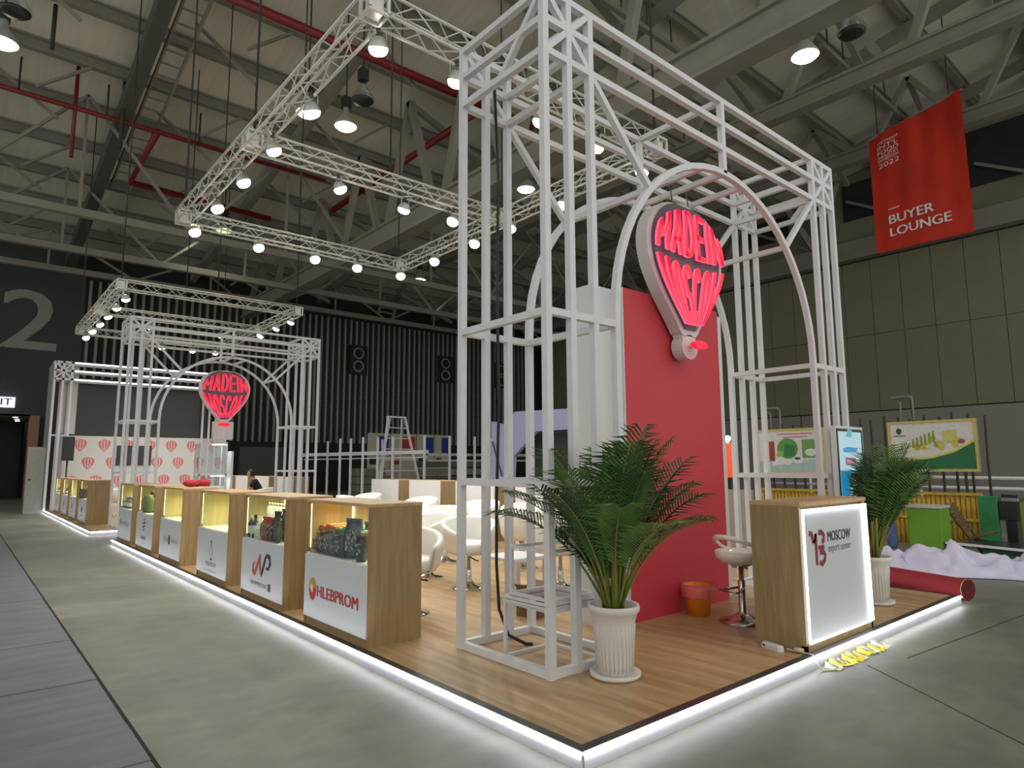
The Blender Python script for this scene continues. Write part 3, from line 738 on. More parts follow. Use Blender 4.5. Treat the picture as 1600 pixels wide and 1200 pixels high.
cs = [counter(CX, a, b, 'oak display counter '+l) for a, b, l in spec]
DK = plain('4a4c50')
# 1 HLEBPROM: letters start at +y (left)
t, h = cs[0]
mark(t, ell(-.41, .315, .075, .1, 24), plain('c02a3a')); mark(t, [(-.41+.075*math.cos(a), .315+.1*math.sin(a)) for a in [PI*.1+PI*.9*i/14 for i in range(15)]]+[(-.42, .3)], plain('b39a3e'), .003)
mark(t, [(-.44, .36), (-.40, .345), (-.40, .31), (-.39, .285), (-.425, .29), (-.45, .32)], plain('f0e6c8'), .004)
logo(t, 'HLEBPROM', (-.31, .262, .46, .36), plain('b0262e'), .06)
# 2 script emblem
t, h = cs[1]
def brush(pts, w, mt, d=.002):
    m = MB(); mp = mp_x(-.253, 0, 0); vs = []
    n = len(pts)
    for i, (u, v) in enumerate(pts):
        du = pts[min(i+1, n-1)][0]-pts[max(i-1, 0)][0]; dv = pts[min(i+1, n-1)][1]-pts[max(i-1, 0)][1]; L = math.hypot(du, dv) or 1
        ww = w*(math.sin(PI*(i+.6)/(n+.2)))
        vs += [mp(u-dv/L*ww, v+du/L*ww, d), mp(u+dv/L*ww, v-du/L*ww, d)]
    m.add(vs, [(2*i, 2*i+1, 2*i+3, 2*i+2) for i in range(n-1)]); m.build('emblem', mt, t)
RDE = plain('b4554e'); BK = plain('2e2f33')
brush([(-.17, .4), (-.22, .36), (-.22, .3), (-.18, .27), (-.12, .33), (-.06, .43), (-.02, .49)], .03, RDE)
brush([(-.02, .49), (-.03, .42), (-.01, .34), (.03, .27)], .03, RDE, .003)
brush([(.03, .26), (.07, .34), (.12, .44), (.15, .48)], .027, BK)
brush([(.11, .45), (.17, .49), (.25, .48), (.27, .42), (.23, .36), (.16, .36)], .028, BK, .003)
logo(t, 'NEVAMPEDONC', (-.27, .155, .2, .2), DK, .01); mark(t, [(.23, .14), (.3, .14), (.3, .215), (.23, .215)], DK); logo(t, 'D', (.25, .155, .28, .2), MT['print_white'])
# 3 bottle emblem
t, h = cs[2]
mark(t, [(-.02, .46), (.02, .46), (.02, .49), (-.02, .49)], BK); mark(t, [(-.012, .42), (.012, .42), (.018, .46), (-.018, .46)], plain('8a8d90'))
for a in (1, -1): brush([(a*.012, .42), (a*.05, .38), (a*.055, .32), (a*.03, .28)], .006, plain('6a6c70'))
mark(t, [(-.03, .25), (.06, .25), (.06, .27), (-.03, .27)], BK); logo(t, 'PREMIUM', (-.2, .17, .22, .225), plain('8c8f92'), .01)
mark(t, [(-.3, .11), (.25, .11), (.25, .122), (-.3, .122)], plain('a6a9ac'))
# 4
t, h = cs[3]
logo(t, 'POLA', (-.36, .29, -.08, .36), plain('8a8d90')); mark(t, [(-.05, .26), (.04, .26), (.04, .39), (-.05, .39)], BK); logo(t, 'FINANCE', (.08, .3, .46, .35), plain('9a9da0'))
# 5 striped diamond
t, h = cs[4]
for i in range(4):
    w = (.1, .17, .17, .1)[i]; v = .32+.055*i
    mark(t, [(-w*.6-.02, v), (w*.6-.02, v+.03), (w*.6+.02, v+.065), (-w*.6+.02, v+.035)], plain('4a4e46'))
logo(t, 'GARNEC', (-.2, .19, .2, .25), plain('6c6f70'), .02); mark(t, [(-.12, .12), (.12, .12), (.12, .132), (-.12, .132)], plain('a6a9ac'))
# 6
t, h = cs[5]
mark(t, [(-.38, .3), (-.32, .28), (-.32, .42), (-.38, .42)], plain('6d6a80')); logo(t, 'POMORIE', (-.26, .31, .42, .39), plain('8d90a0'))
# farther stand, left row
for i, (a, b, w) in enumerate(((19.25, 20.5, 'nearest of the farther left row, with a brown box inside'), (21.05, 22.3, 'second of the farther left row, lit and empty'), (22.85, 24.1, 'third of the farther left row, half hidden by its neighbour'), (24.7, 25.95, 'last of the farther left row, against the side frame'))):
    t, h = counter(2.78, a, b, 'oak display counter, '+w)
    mark(t, [(-.12, .3), (.12, .3), (.12, .42), (-.12, .42)] if i == 0 else ell(0, .36, .09, .1), plain('5c6068'))
    mark(t, [(-.2, .2), (.2, .2), (.2, .23), (-.2, .23)], plain('8d9094'), name='print_line')
# rows along the right edges, seen from behind
for i, (a, b) in enumerate(((5.9, 7.15), (7.75, 9.0), (9.6, 10.85), (11.4, 12.62), (13.1, 14.35))):
    counter(7.98, a, b, f'white-backed counter on the right of the near stand, {ORD[i]} from the camera', True, light=False)
for i, (a, b) in enumerate(((19.2, 20.45), (21.2, 22.45), (23.2, 24.45), (25.2, 26.45))):
    counter(7.98, a, b, f'white-backed counter on the right of the farther stand, {ORD[i]} from its gantry', True, light=False)

# ------------------------------------------------------------------ goods in the counters
SH = HP+.625
gi = 0
def carton(x, y, w, d, h, c, label, rz=0, lid=None, grp=None, z=SH):
    t = thing('carton', label, 'box', (x, y, z), rz, grp)
    MB().bbox(-d/2, -w/2, 0, d/2, w/2, h, .004).build('box', plain(c), t)
    if lid: B(-d/2+.004, -w/2+.004, h, d/2-.004, w/2-.004, h+.012).build('lid', plain(lid), t)
    B(-d/2-.002, -w/2+.008, h*.12, -d/2, w/2-.008, h*.85).build('print_panel', packmat('carton_print_'+c, [c, '6a4a3a', 'c9c0ae', '3a3a3a', c, '8c7a5a'], 45), t)
def pouch(x, y, w, h, c, label, rz=0, grp=None, z=SH):
    t = thing('foil_pouch', label, 'pouch', (x, y, z), rz, grp)
    m = MB(); n = 8; vs = []
    for i in range(n+1):
        v = i/n; th = .035*math.sin(PI*min(1, v*1.15))**.7+.003 if v < .9 else .003; ww = w/2*(1-.08*math.sin(PI*v))
        vs += [(-th, -ww, v*h), (-th*1.1, 0, v*h), (-th, ww, v*h), (th, ww, v*h), (th*1.1, 0, v*h), (th, -ww, v*h)]
    fs = [(i*6+k, i*6+(k+1) % 6, i*6+6+(k+1) % 6, i*6+6+k) for i in range(n) for k in range(6)]+[tuple(range(5, -1, -1)), tuple(range(n*6, n*6+6))]
    m.add(vs, fs, 0, True).build('bag', plain(c, .25), t)
    B(-.012, -w/2*.9, h*.93, .012, w/2*.9, h+.008).build('top_seal', plain(c, .25), t)
    B(-.047, -w*.3, h*.2, -.03, w*.3, h*.72).build('print_panel', packmat('pack_print_'+c, [c, '2c2e34', 'b8b4aa', c, '6c6258', '8a93a0'], 55), t)
def bottle(x, y, r, h, c, cap, label, grp=None, z=SH):
    t = thing('bottle', label, 'bottle', (x, y, z), 0, grp)
    MB().lathe([(r*.9, 0), (r, .01), (r, h*.62), (r*.85, h*.7), (r*.38, h*.8), (r*.38, h*.88)], 12).build('body', plain(c, .3), t)
    MB().lathe([(r*.46, h*.86), (r*.46, h), (r*.3, h+.004)], 12).build('cap', plain(cap), t)
    MB().lathe([(r*1.02, h*.2), (r*1.02, h*.55)], 12, caps=False).build('label_band', plain('e8e6dc'), t)
PK = ['b8482c', 'c05030', 'a8503a', '4f8a5a', '3f8f78', '5f7f52', '7d5f4a', '6a5a52', '55604e']
for i in range(7):
    lid = ('cc6a44', 'd07a4c', 'cc7048', '8fbe74', '74b898', '6cb8a4', '84ae8c')[i]
    carton(2.73+.012*(i % 2), 5.83-i*.12, .112, .2, .225+.008*((i*5) % 3), PK[i], f'printed carton with coloured lid in the nearest counter, {ORD[i]} from the left', 0, lid, 'cartons in the nearest counter')
for i in range(5):
    pouch(2.59, 5.78-i*.115, .12, .17+.02*(i % 3), ('7a4c48', '6f6a5a', '6e6e66', '5e6270', '585c6a')[i], f'small foil pouch in front of the cartons, {ORD[i]} from the left', .1*(i % 3-1), 'small foil pouches in the nearest counter')
for i, (x, y, w, h, c) in enumerate(((2.63, 5.17, .2, .33, '5a6076'), (2.74, 5.08, .15, .3, '46505e'), (2.6, 4.98, .1, .2, '3a3f48'))):
    pouch(x, y, w, h, c, ('tall blue-grey foil pouch with open top in the nearest counter', 'dark foil pouch behind the tall one at the right end of the nearest counter', 'small black pouch at the right end of the nearest counter')[i], .25)
# second counter
rk = thing('bottle_rack', 'white two-tier bottle rack at the back of the second counter', 'rack', (2.72, 7.34, SH))
for z, x in ((.12, 0), (.22, .06)): B(x-.05, -.29, z-.012, x+.04, .29, z).build('tier', MT['white'], rk)
for yy in (-.29, .278): B(-.05, yy, 0, .1, yy+.012, .22).build('side', MT['white'], rk)
for i in range(6): bottle(2.78, 7.57-i*.09, .028, .15, 'b9cfc8', 'e8ecea', f'small clear bottle on the upper tier of the white rack, {ORD[i]} from the left', 'small bottles on the rack', SH+.22)
for i in range(6): bottle(2.715, 7.57-i*.09, .026, .10, 'dfe6e2', 'f2f2f0', f'small white bottle on the lower tier of the white rack, {ORD[i]} from the left', 'small bottles on the rack', SH+.12)
for i, (y, c, cp, h) in enumerate(((7.58, '2d3540', 'd8d8d8', .23), (7.50, 'cfd6d4', '30343a', .17), (7.44, '39404c', '20242a', .25), (7.37, 'e6ecea', 'cfd8d4', .16), (7.31, 'd6e6cc', 'e8ece6', .17), (7.25, 'e4e2c8', 'b0b8a0', .18))):
    bottle(2.585, y, .033, h, c, cp, f'bottle in the front line of the second counter, {ORD[i]} from the left', 'front bottles in the second counter')
for i, (y, c) in enumerate(((7.17, 'd0504a'), (7.10, 'c8403c'), (7.03, 'b83a38'))): pouch(2.60, y, .1, .24, c, f'red pouch in the second counter, {ORD[i]} from the left', .1, 'red pouches in the second counter')
for i, (x, y, c) in enumerate(((2.66, 6.98, '3c302a'), (2.6, 6.92, '4a3c34'), (2.68, 6.86, '2e2a28'), (2.6, 6.78, '5a6460'), (2.68, 6.70, 'b9c4c0'))):
    pouch(x, y, .1, (.3, .22, .33, .2, .26)[i], c, f'dark coffee-brown pouch at the right of the second counter, {ORD[i]} from the red ones', .3-.2*i, 'dark pouches in the second counter')
# fifth and sixth counters
t = thing('gift_bag', 'olive green bag with two dark handles in the fifth counter', 'bag', (2.68, 12.92, SH))
MB().lathe([(.12, 0), (.16, .05), (.165, .2), (.13, .28), (.1, .3)], 14).build('bag', plain('6f7a56'), t)
for s in (-.07, .07): MB().tube([(0, s+.06*math.cos(a), .27+.1*math.sin(a)) for a in [PI*i/8 for i in range(9)]], .012, 6).build('handle', plain('3a3f30'), t)
t = thing('price_card', 'white printed card leaning beside the olive bag', 'card', (2.58, 13.1, SH))
MB().beam((0, 0, 0), (.05, 0, .2), .17, .008, up=(1, 0, 0)).build('card', MT['white'], t)
for k in range(4): MB().beam((.006+.01*k, 0, .05+.035*k), (.0075+.01*k, 0, .057+.035*k), .12, .012, up=(1, 0, 0)).build('print_line', plain('6a6c70'), t)
for i, (y, h) in enumerate(((14.82, .2), (14.6, .22), (14.38, .21))):
    bottle(2.66, y, .1, h, '6a6878', '9a98a4', f'wide grey jar in the sixth counter, {ORD[i]} from the left', 'grey jars in the sixth counter')
carton(2.64, 20.2, .4, .25, .24, '4a3a30', 'brown box in the nearest counter of the farther left row')
bottle(2.64, 25.75, .07, .16, '2c2c2a', '3a3a38', 'dark jar in the last counter of the farther left row')
bottle(2.64, 23.85, .08, .18, '4a4038', '3a3a38', 'brown jar in the third counter of the farther left row')
# red cushion on the fifth counter top
t = thing('bow_cushion', 'red bow-shaped cushion lying on the top of the fourth counter', 'cushion', (2.95, 11.2, HP+1.102), PI/2-.7)
for s, r in ((-.2, 1), (.2, 1.05)): MB().lathe([(.01, 0), (.12, .02), (.16, .06), (.12, .11), (.02, .13)], 14).xf(Matrix.Translation((s, 0, 0)) @ Matrix.Diagonal((1.2*r, .6, .85, 1))).build('pad', plain('a01826', .8), t)
MB().lathe([(.03, 0), (.05, .04), (.03, .08)], 10).build('knot', plain('7a101c', .8), t)

# ------------------------------------------------------------------ reception counter
rx0, rx1, ry0, ry1 = 4.935, 6.16, 2.415, 2.83
t = thing('reception_counter', 'oak reception counter with a white panel edged in bright light, at the front right', 'counter', (rx0, ry0, HP))
w, d = rx1-rx0, ry1-ry0
B(0, .012, 0, .03, d, 1.08).build('side_panel', MT['oakv'], t); B(w-.03, .012, 0, w, d, 1.08).build('side_panel', MT['oakv'], t)
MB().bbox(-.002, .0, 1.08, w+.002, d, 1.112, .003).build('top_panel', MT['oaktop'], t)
B(.03, .05, 0, w-.03, .07, 1.08).build('inner_panel', MT['oakv'], t)
B(0, .012, 0, w, .05, .05).build('plinth', MT['oakv'], t)
B(.05, .004, .065, w-.04, .04, 1.055).build('front_panel', MT['panelwhite'], t)
for nm, b in (('led_strip', (.05, -.016, 1.035, w-.04, .003, 1.055)), ('led_strip', (w-.07, -.016, .07, w-.04, .003, 1.035)), ('led_strip', (.046, -.004, .06, .05, .012, 1.055)), ('led_strip', (.05, -.004, .06, w-.04, .012, .064))):
    B(*b).build(nm, MT['ledsoft'], t)
def rl(s, b, m, off=0): text(s, b, mp_y(0, .004, 0), .002, off).build('lettering', m, t)
rl('MOSCOW', (.44, .785, .865, .865), plain('2a2b30'), .03); rl('export center', (.44, .685, .865, .75), plain('6c6c70'))
MG = plain('8e2440')
def rm(pts, w=.021):
    m = MB(); mp = mp_y(0, .004, 0); n = len(pts); vs = []
    for i, (u, v) in enumerate(pts):
        du = pts[min(i+1, n-1)][0]-pts[max(i-1, 0)][0]; dv = pts[min(i+1, n-1)][1]-pts[max(i-1, 0)][1]; L = math.hypot(du, dv) or 1
        vs += [mp(u-dv/L*w, v+du/L*w, .002), mp(u+dv/L*w, v-du/L*w, .002)]
    m.add(vs, [(2*i, 2*i+1, 2*i+3, 2*i+2) for i in range(n-1)]).build('emblem', MG, t)
rm([(.125, .87), (.165, .865), (.20, .79)]); rm([(.20, .79), (.235, .86), (.235, .62)])
rm([(.285, .865), (.34, .865), (.375, .84), (.37, .80), (.335, .79)]); rm([(.27, .75), (.375, .75)], .016)
rm([(.29, .71), (.35, .715), (.38, .69), (.37, .65), (.32, .62), (.285, .64)])
t = thing('power_adaptor', 'white power adaptor lying against the foot of the reception counter', 'adaptor', (4.87, 2.66, HP), -.3)
MB().bbox(-.03, -.09, 0, .03, .09, .04, .008).build('case', MT['white'], t); MB().tube([(0, .06, .02), (-.031, .06, .02)], .01, 8).build('socket', MT['black'], t)
tag(MB().tube([(4.885, 2.56, HP+.02), (4.9, 2.5, HP+.012), (4.905, 2.43, HP+.012), (4.9, 2.36, HP+.012), (4.885, 2.33, HP-.03), (4.9, 2.3, .006), (4.97, 2.26, .006), (5.05, 2.24, .006)], .006, 6).build('power_cable', plain('d8d2c4')), 'thin pale cable running from the adaptor over the platform edge', 'cable')
tag(MB().tube([(4.9, 2.505, HP+.022), (4.912, 2.44, HP+.022)], .018, 8).build('cable_connector', plain('d9cba8')), 'small cream connector on the cable beside the reception counter', 'connector')
t = thing('warning_tape', 'crumpled yellow and black warning tape on the concrete before the reception counter', 'tape', (5.0, 2.29, 0))
for i in range(13):
    x = .07*i; m = MB(); z = .012+.012*math.sin(i*1.7)
    m.add([(x, -.07+.02*math.sin(i), .004), (x+.085, -.06+.03*math.sin(i*2), z), (x+.075, .07, z+.012), (x-.01, .035, .006), (x, -.05+.02*math.sin(i), .002), (x+.085, -.04+.03*math.sin(i*2), z-.003), (x+.075, .05, z+.009), (x-.01, .035, .003)],
          [(0, 1, 2, 3), (7, 6, 5, 4), (0, 4, 5, 1), (1, 5, 6, 2), (2, 6, 7, 3), (3, 7, 4, 0)])
    m.build('fold', MT['yellow'] if i % 3 else plain('e9e6c0'), t)
    MB().beam((x+.01, -.05, z+.012), (x+.06, .05, z+.018), .02, .002).build('stripe', plain('3a3a20'), t)

# ------------------------------------------------------------------ red wall tower
t = thing('storage_tower', 'tall white storage tower with a red front panel behind the gantry', 'wall', (4.69, 3.88, HP))
zt = 3.165-HP; rw = 6.28-4.69
B(0, 0, 0, rw, .1, zt).build('red_panel', MT['red'], t)
B(-.012, .002, 0, -.0005, .1, zt).build('edge_strip', MT['white'], t)
m = MB().box(-.32, .12, 0, -.28, .34, zt).box(-.28, .12, 0, rw+.26, .16, zt).box(rw+.22, .16, 0, rw+.26, .34, zt).box(-.28, .30, 0, rw+.22, .34, zt)
m.build('white_wall', MT['white'], t); B(-.28, .16, zt-.03, rw+.22, .30, zt).build('roof_panel', MT['white'], t)

# ------------------------------------------------------------------ tub chairs, tables
def tub_shell():
    m = MB(); n = 28; vs = []
    # wall from angle -150..150 deg (open front at +X), lower and sloping toward the front
    prof = []
    for i in range(n+1):
        a = math.radians(-152+304*i/n)+PI
        f = abs(i/n-.5)*2                     # 0 at the back, 1 at the front ends
        top = .40-.17*f**2.2
        ring = []
        for r, z in ((.27, .0), (.31, .06), (.335, .2), (.345, top-.03), (.335, top), (.30, top+.005), (.275, top-.03), (.262, .16), (.255, .08), (.24, .0)):
            rr = r*(1-.05*f**3)
            ring.append((rr*math.cos(a), rr*math.sin(a)*.98, min(z, top+.005)))
        vs += ring
    k = 10
    fs = [(i*k+j, i*k+(j+1) % k, (i+1)*k+(j+1) % k, (i+1)*k+j) for i in range(n) for j in range(k)]
    fs += [tuple(range(k-1, -1, -1)), tuple(n*k+j for j in range(k))]
    return m.add(vs, fs, 0, True)
ch0 = thing('tub_chair', '', 'chair')
tub_shell().build('shell', MT['chair'], ch0, (0, 0, .40))
MB().lathe([(.2, 0), (.255, .02), (.262, .09), (.235, .125), (.05, .135)], 24).build('seat', MT['chairin'], ch0, (0, 0, .40))
MB().lathe([(.2, -.02), (.24, 0), (.2, .01)], 20).build('seat_base', MT['chair'], ch0, (0, 0, .40))
MB().lathe([(.205, 0), (.2, .012), (.09, .035), (.045, .07), (.032, .1), (.032, .22), (.022, .225), (.022, .38)], 20).build('pedestal', MT['chrome'], ch0)
MB().tube([(.03, 0, .36), (.16, .06, .33), (.24, .09, .33)], .008, 6).build('height_lever', MT['black'], ch0)
chairs = [(4.66, 6.27, 4.15, 'white tub chair nearest the gantry leg, its seat cushion facing the camera'),
          (4.70, 7.2, 3.5, 'white tub chair between the nearest counter and the gantry post, seen from the side'),
          (5.65, 8.2, 4.0, 'white tub chair with high back just behind the two front ones'),
          (6.1, 6.95, 0.7, 'white tub chair turned away, right of the gantry post'),
          (5.45, 5.55, 1.0, 'white tub chair turned away, behind the metal stands in the gantry leg'),
          (3.43, 5.58, -1.75, 'white tub chair right behind the nearest counter, half hidden by it'),
          (6.9, 7.9, 3.9, 'white tub chair in the third row, left of the gantry post'),
          (6.05, 9.7, 5.3, 'white tub chair whose back rises over the nearest counter top, right one'),
          (7.1, 9.2, 3.6, 'white tub chair near the back row of counters, behind the palm'),
          (7.0, 11.0, 3.6, 'white tub chair in front of the middle right-hand counter'),
          (6.5, 12.9, 5.6, 'white tub chair whose back rises over the nearest counter top, left one'),
          (7.2, 13.6, 3.4, 'white tub chair beside the farthest right-hand counter'),
          (6.2, 11.4, 5.4, 'white tub chair far back on the near stand, left of the others'),
          (6.95, 5.9, 2.6, 'white tub chair beside the storage tower, behind the palm'),
          (5.9, 20.1, 5.4, 'white tub chair on the farther stand beside the seated person'),
          (6.6, 22.4, 5.0, 'white tub chair on the farther stand, right of the seated person')]
for i, (x, y, rz, l) in enumerate(chairs):
    if i == 0: ch0.location = (x, y, HP); ch0.rotation_euler = (0, 0, rz); ch0['label'] = l
    else: dup(ch0, (x, y, HP), rz, l)
for x, y, w, l in ((4.62, 5.38, .5, 'low white cube table behind the left gantry leg'), (6.3, 10.3, .55, 'low white table among the chairs in the third row'), (6.3, 20.8, .6, 'white table before the seated person on the farther stand')):
    t = thing('side_table', l, 'table', (x, y, HP))
    MB().bbox(-w/2, -w/2, .42 if y < 20 else .7, w/2, w/2, .46 if y < 20 else .74).build('table_top', MT['white'], t)
    for sx in (-1, 1):
        for sy in (-1, 1): B(sx*(w/2-.03)-.02, sy*(w/2-.03)-.02, 0, sx*(w/2-.03)+.02, sy*(w/2-.03)+.02, .42 if y < 20 else .7).build('leg', MT['white'], t)
t = thing('paper_bag', 'brown carton standing on the floor behind the metal stands', 'carton', (4.25, 4.72, HP), .3)
MB().bbox(-.09, -.12, 0, .09, .12, .26, .004).build('carton', MT['brown'], t)
for s in (-1, 1): MB().beam((s*.09, 0, .26), (s*.15, 0, .3), .22, .006, up=(0, 0, 1)).build('flap', MT['brown'], t)

# bar stool behind the reception counter
t = thing('bar_stool', 'white bar stool with chrome foot behind the reception counter', 'stool', (5.50, 3.27, HP), PI*.95)
MB().lathe([(.21, 0), (.205, .012), (.1, .045), (.04, .08), (.033, .1), (.033, .36), (.024, .365), (.024, .52)], 22).build('pedestal', MT['chrome'], t)
MB().tube([(.0, .02, .3), (.16, .1, .28), (.17, -.1, .28), (0, -.02, .3)], .011, 7).build('foot_rest', MT['chrome'], t)
MB().lathe([(.04, .505), (.17, .52), (.22, .57), (.228, .62), (.212, .625), (.17, .575), (.06, .56), (.01, .558)], 26).build('seat_shell', MT['chair'], t)
MB().tube([(.218*math.cos(a), .218*math.sin(a), .625+.13*max(0, math.cos(a*.92))**.8) for a in [-2.0+4.0*i/20 for i in range(21)]], [.012+.012*math.sin(PI*i/20) for i in range(21)], 8).build('back_hoop', MT['chair'], t)
MB().lathe([(.09, .495), (.09, .51), (.02, .512)], 16).build('seat_plate', MT['chrome'], t)
MB().tube([(.02, 0, .5), (-.12, -.06, .46), (-.2, -.1, .44)], .009, 6).build('height_lever', MT['black'], t)

# square metal stands inside the left gantry leg
def sqstand(x, y, z, w, d, h, label, shelf):
    t = thing('plinth_frame', label, 'stand', (x, y, z)); e = .022
    for sx in (0, w-e):
        for sy in (0, d-e): B(sx, sy, 0, sx+e, sy+e, h).build('leg', MT['paint'], t)
    for zz in (0.0, h-e)+((h*.5,) if shelf else ()):
        B(e, 0, zz, w-e, e, zz+e).build('rail', MT['paint'], t); B(e, d-e, zz, w-e, d, zz+e).build('rail', MT['paint'], t)
        B(0, e, zz, e, d-e, zz+e).build('rail', MT['paint'], t); B(w-e, e, zz, w, d-e, zz+e).build('rail', MT['paint'], t)
    return t
sqstand(3.19, 3.34, HP, .5, .52, .41, 'lower square white metal stand inside the left gantry leg', False)
t = sqstand(3.17, 3.36, HP+.41, .52, .48, .04, 'square white metal tray frame lying on the lower stand', False)
sqstand(3.22, 3.38, HP+.45, .46, .44, .36, 'upper square white metal stand inside the left gantry leg', False)

# orange bin
t = thing('waste_bin', 'orange plastic bucket with pink liner at the foot of the red panel', 'bin', (5.45, 3.70, HP))
MB().lathe([(.105, 0), (.135, .25), (.142, .26), (.138, .275), (.125, .27), (.1, .03)], 20).build('bucket', MT['orange'], t)
m = MB(); vs = []
for i in range(25):
    a = 2*PI*i/24; j = .005*math.sin(i*2.3)
    for r, z in ((.128, .25), (.145, .285), (.155+j, .24+j), (.15+j, .17+j*2)): vs.append((r*math.cos(a), r*math.sin(a), z))
m.add(vs, [(i*4+j, i*4+j+1, i*4+5+j, i*4+4+j) for i in range(24) for j in range(3)], 0, True).build('liner', MT['liner'], t)

# ------------------------------------------------------------------ potted palms
def palm(loc, label, nf, hmax, spread, seed, dens=30, lean=(0, 0), opn=1.0):
    rnd = random.Random(seed); t = thing('potted_palm', label, 'plant', loc)
    MB().lathe([(.15, 0), (.168, .01), (.172, .035), (.155, .03), (.02, .02)], 28).build('saucer', MT['pot'], t)
    prof = [(.118, .02), (.125, .1), (.13, .25), (.142, .36), (.158, .415), (.17, .425), (.176, .45), (.17, .47), (.155, .465), (.145, .40), (.03, .39)]
    MB().lathe(prof, 28).build('pot', MT['pot'], t)
    for k in range(28):
        a = 2*PI*k/28
        MB().tube([((.121+.002)*math.cos(a), (.123)*math.sin(a), .05), (.131*math.cos(a), .131*math.sin(a), .25), (.14*math.cos(a), .14*math.sin(a), .345)], .0045, 4).build('flute', MT['pot'], t)
    MB().lathe([(.143, .405), (.08, .42), (.01, .425)], 20).build('soil', MT['soil'], t)
    for k in range(7):
        a = rnd.uniform(0, 6.28); r = rnd.uniform(.02, .075)
        MB().tube([(r*math.cos(a), r*math.sin(a), .41), (r*1.25*math.cos(a), r*1.25*math.sin(a), .6), (r*1.6*math.cos(a), r*1.6*math.sin(a), .78+.1*rnd.random())], [.017, .013, .009], 7).build('cane', MT['stem'], t)
    for k in range(nf):
        az = 2*PI*(k*.381966)+rnd.uniform(-.25, .25)
        q = (k+.5)/nf; low = k % 5 == 4     # 0 upright .. 1 drooping outer
        el = math.radians(87-25*q*opn+rnd.uniform(-4, 4)); L = hmax*(1.0-.22*q)*rnd.uniform(.9, 1.08)*(.62 if low else 1)
        p = Vector((.04*math.cos(az), .04*math.sin(az), .42)); pts = [p.copy()]; els = []
        n = 16; bend = math.radians(rnd.uniform(38, 62)*(.55+.75*q))*spread
        for i in range(n):
            e = el-bend*(i/n)**1.7; els.append(e)
            p = p+Vector((math.cos(az)*math.cos(e), math.sin(az)*math.cos(e), math.sin(e)))*L/n; pts.append(p.copy())
        for i, pp in enumerate(pts): f = (i/n)**1.3; pp.x = (pp.x*.3 if lean[0] > .2 and pp.x < 0 else pp.x)+lean[0]*f; pp.y += lean[1]*f
        fr = MB().tube(pts, [.009*(1-i/(n+2))+.0015 for i in range(n+1)], 5).build('frond', MT['stem'] if k % 3 else MT['leaf2'], t)
        m = MB(); side = Vector((-math.sin(az), math.cos(az), 0))
        for i in range(dens):
            f = .36+.63*i/dens; a = f*n; i0 = min(int(a), n-1); b = pts[i0].lerp(pts[i0+1], a-i0)
            d = (pts[i0+1]-pts[i0]).normalized(); up = side.cross(d)
            if up.z < 0: up = -up
            ll = L*.33*math.sin(PI*min(.97, (f-.28)/.78))**.8*rnd.uniform(.88, 1.1)
            for sgn in (-1, 1):
                dirv = (side*sgn*.88+d*.62+up*.2).normalized()
                wv = dirv.cross(up).normalized()*.008
                p1 = b+dirv*ll*.45+up*.012; p2 = b+dirv*ll-Vector((0, 0, ll*.18*rnd.uniform(.5, 1.8)))
                m.add([b-wv*.5, b+wv*.5, p1+wv, p2, p1-wv, p1+up*.004], [(0, 1, 2, 5), (0, 5, 4), (5, 2, 3), (4, 5, 3)])
        stuff(m.build('leaflets', MT['leaf'] if (k % 4) else MT['leaf2'], fr))
    return t
palm((3.475, 3.03, HP), 'potted palm in a fluted white pot before the left gantry leg', 30, 1.26, .95, 5, 27, (-.06, .02))
palm((7.22, 2.80, HP), 'potted palm in a white pot behind the reception counter at right', 26, 1.16, .55, 9, 26, (.33, -.05), .55)

# ------------------------------------------------------------------ digital screen at right
t = thing('digital_signage', 'upright digital screen with blue product picture between gantry leg and palm', 'screen', (7.64, 3.12, HP))
kw, kh = .36, 1.82
B(-kw, 0, .08, kw, .05, kh).build('casing', MT['white'], t); B(-kw+.025, -.006, .5, kw-.025, -.0005, kh-.03).build('bezel', MT['black'], t)
B(-.28, -.1, 0, .28, .09, .03).build('base', MT['white'], t); B(-.08, .0, .03, .08, .04, .09).build('foot', MT['white'], t)
SC = lambda c, s=.75: emit('screen_'+c, c, s)
mpk = mp_y(0, -.006, 0)
flat([(-.31, .52), (.29, .52), (.29, kh-.06), (-.31, kh-.06)], mpk, .002).build('display', SC('bfe3ee'), t)
for poly, c, nm in (([(-.31, .52), (.29, .52), (.29, 1.33), (-.31, 1.33)], '1f8fc0', 'picture'), ([(-.08, .6), (.1, .58), (.12, 1.15), (.05, 1.24), (-.05, 1.24), (-.1, 1.1)], 'c9d9d6', 'picture'), ([(-.1, 1.2), (.02, 1.31), (.2, 1.28), (.24, 1.0), (.15, .9), (.1, 1.15), (0, 1.22)], 'b58a86', 'picture'),
                    ([(-.28, .52), (-.1, .52), (-.08, .8), (-.2, .92), (-.28, .9)], '8fb0b0', 'picture'), ([(-.17, 1.39), (.1, 1.39), (.1, 1.47), (-.17, 1.47)], 'a85a74', 'caption_bar'), ([(-.2, 1.53), (.14, 1.53), (.18, 1.58), (-.1, 1.59), (-.22, 1.57)], '3f9fc4', 'picture'), ([(-.12, 1.70), (.03, 1.70), (.05, 1.78), (-.06, 1.79)], '6ab8cc', 'picture')):
    flat(poly, mpk, .004+.001*len(nm)*.1).build(nm, SC(c), t)
text('SERVICE', (-.14, 1.41, .07, 1.45), mpk, .007).build('lettering', SC('f4dce4'), t)

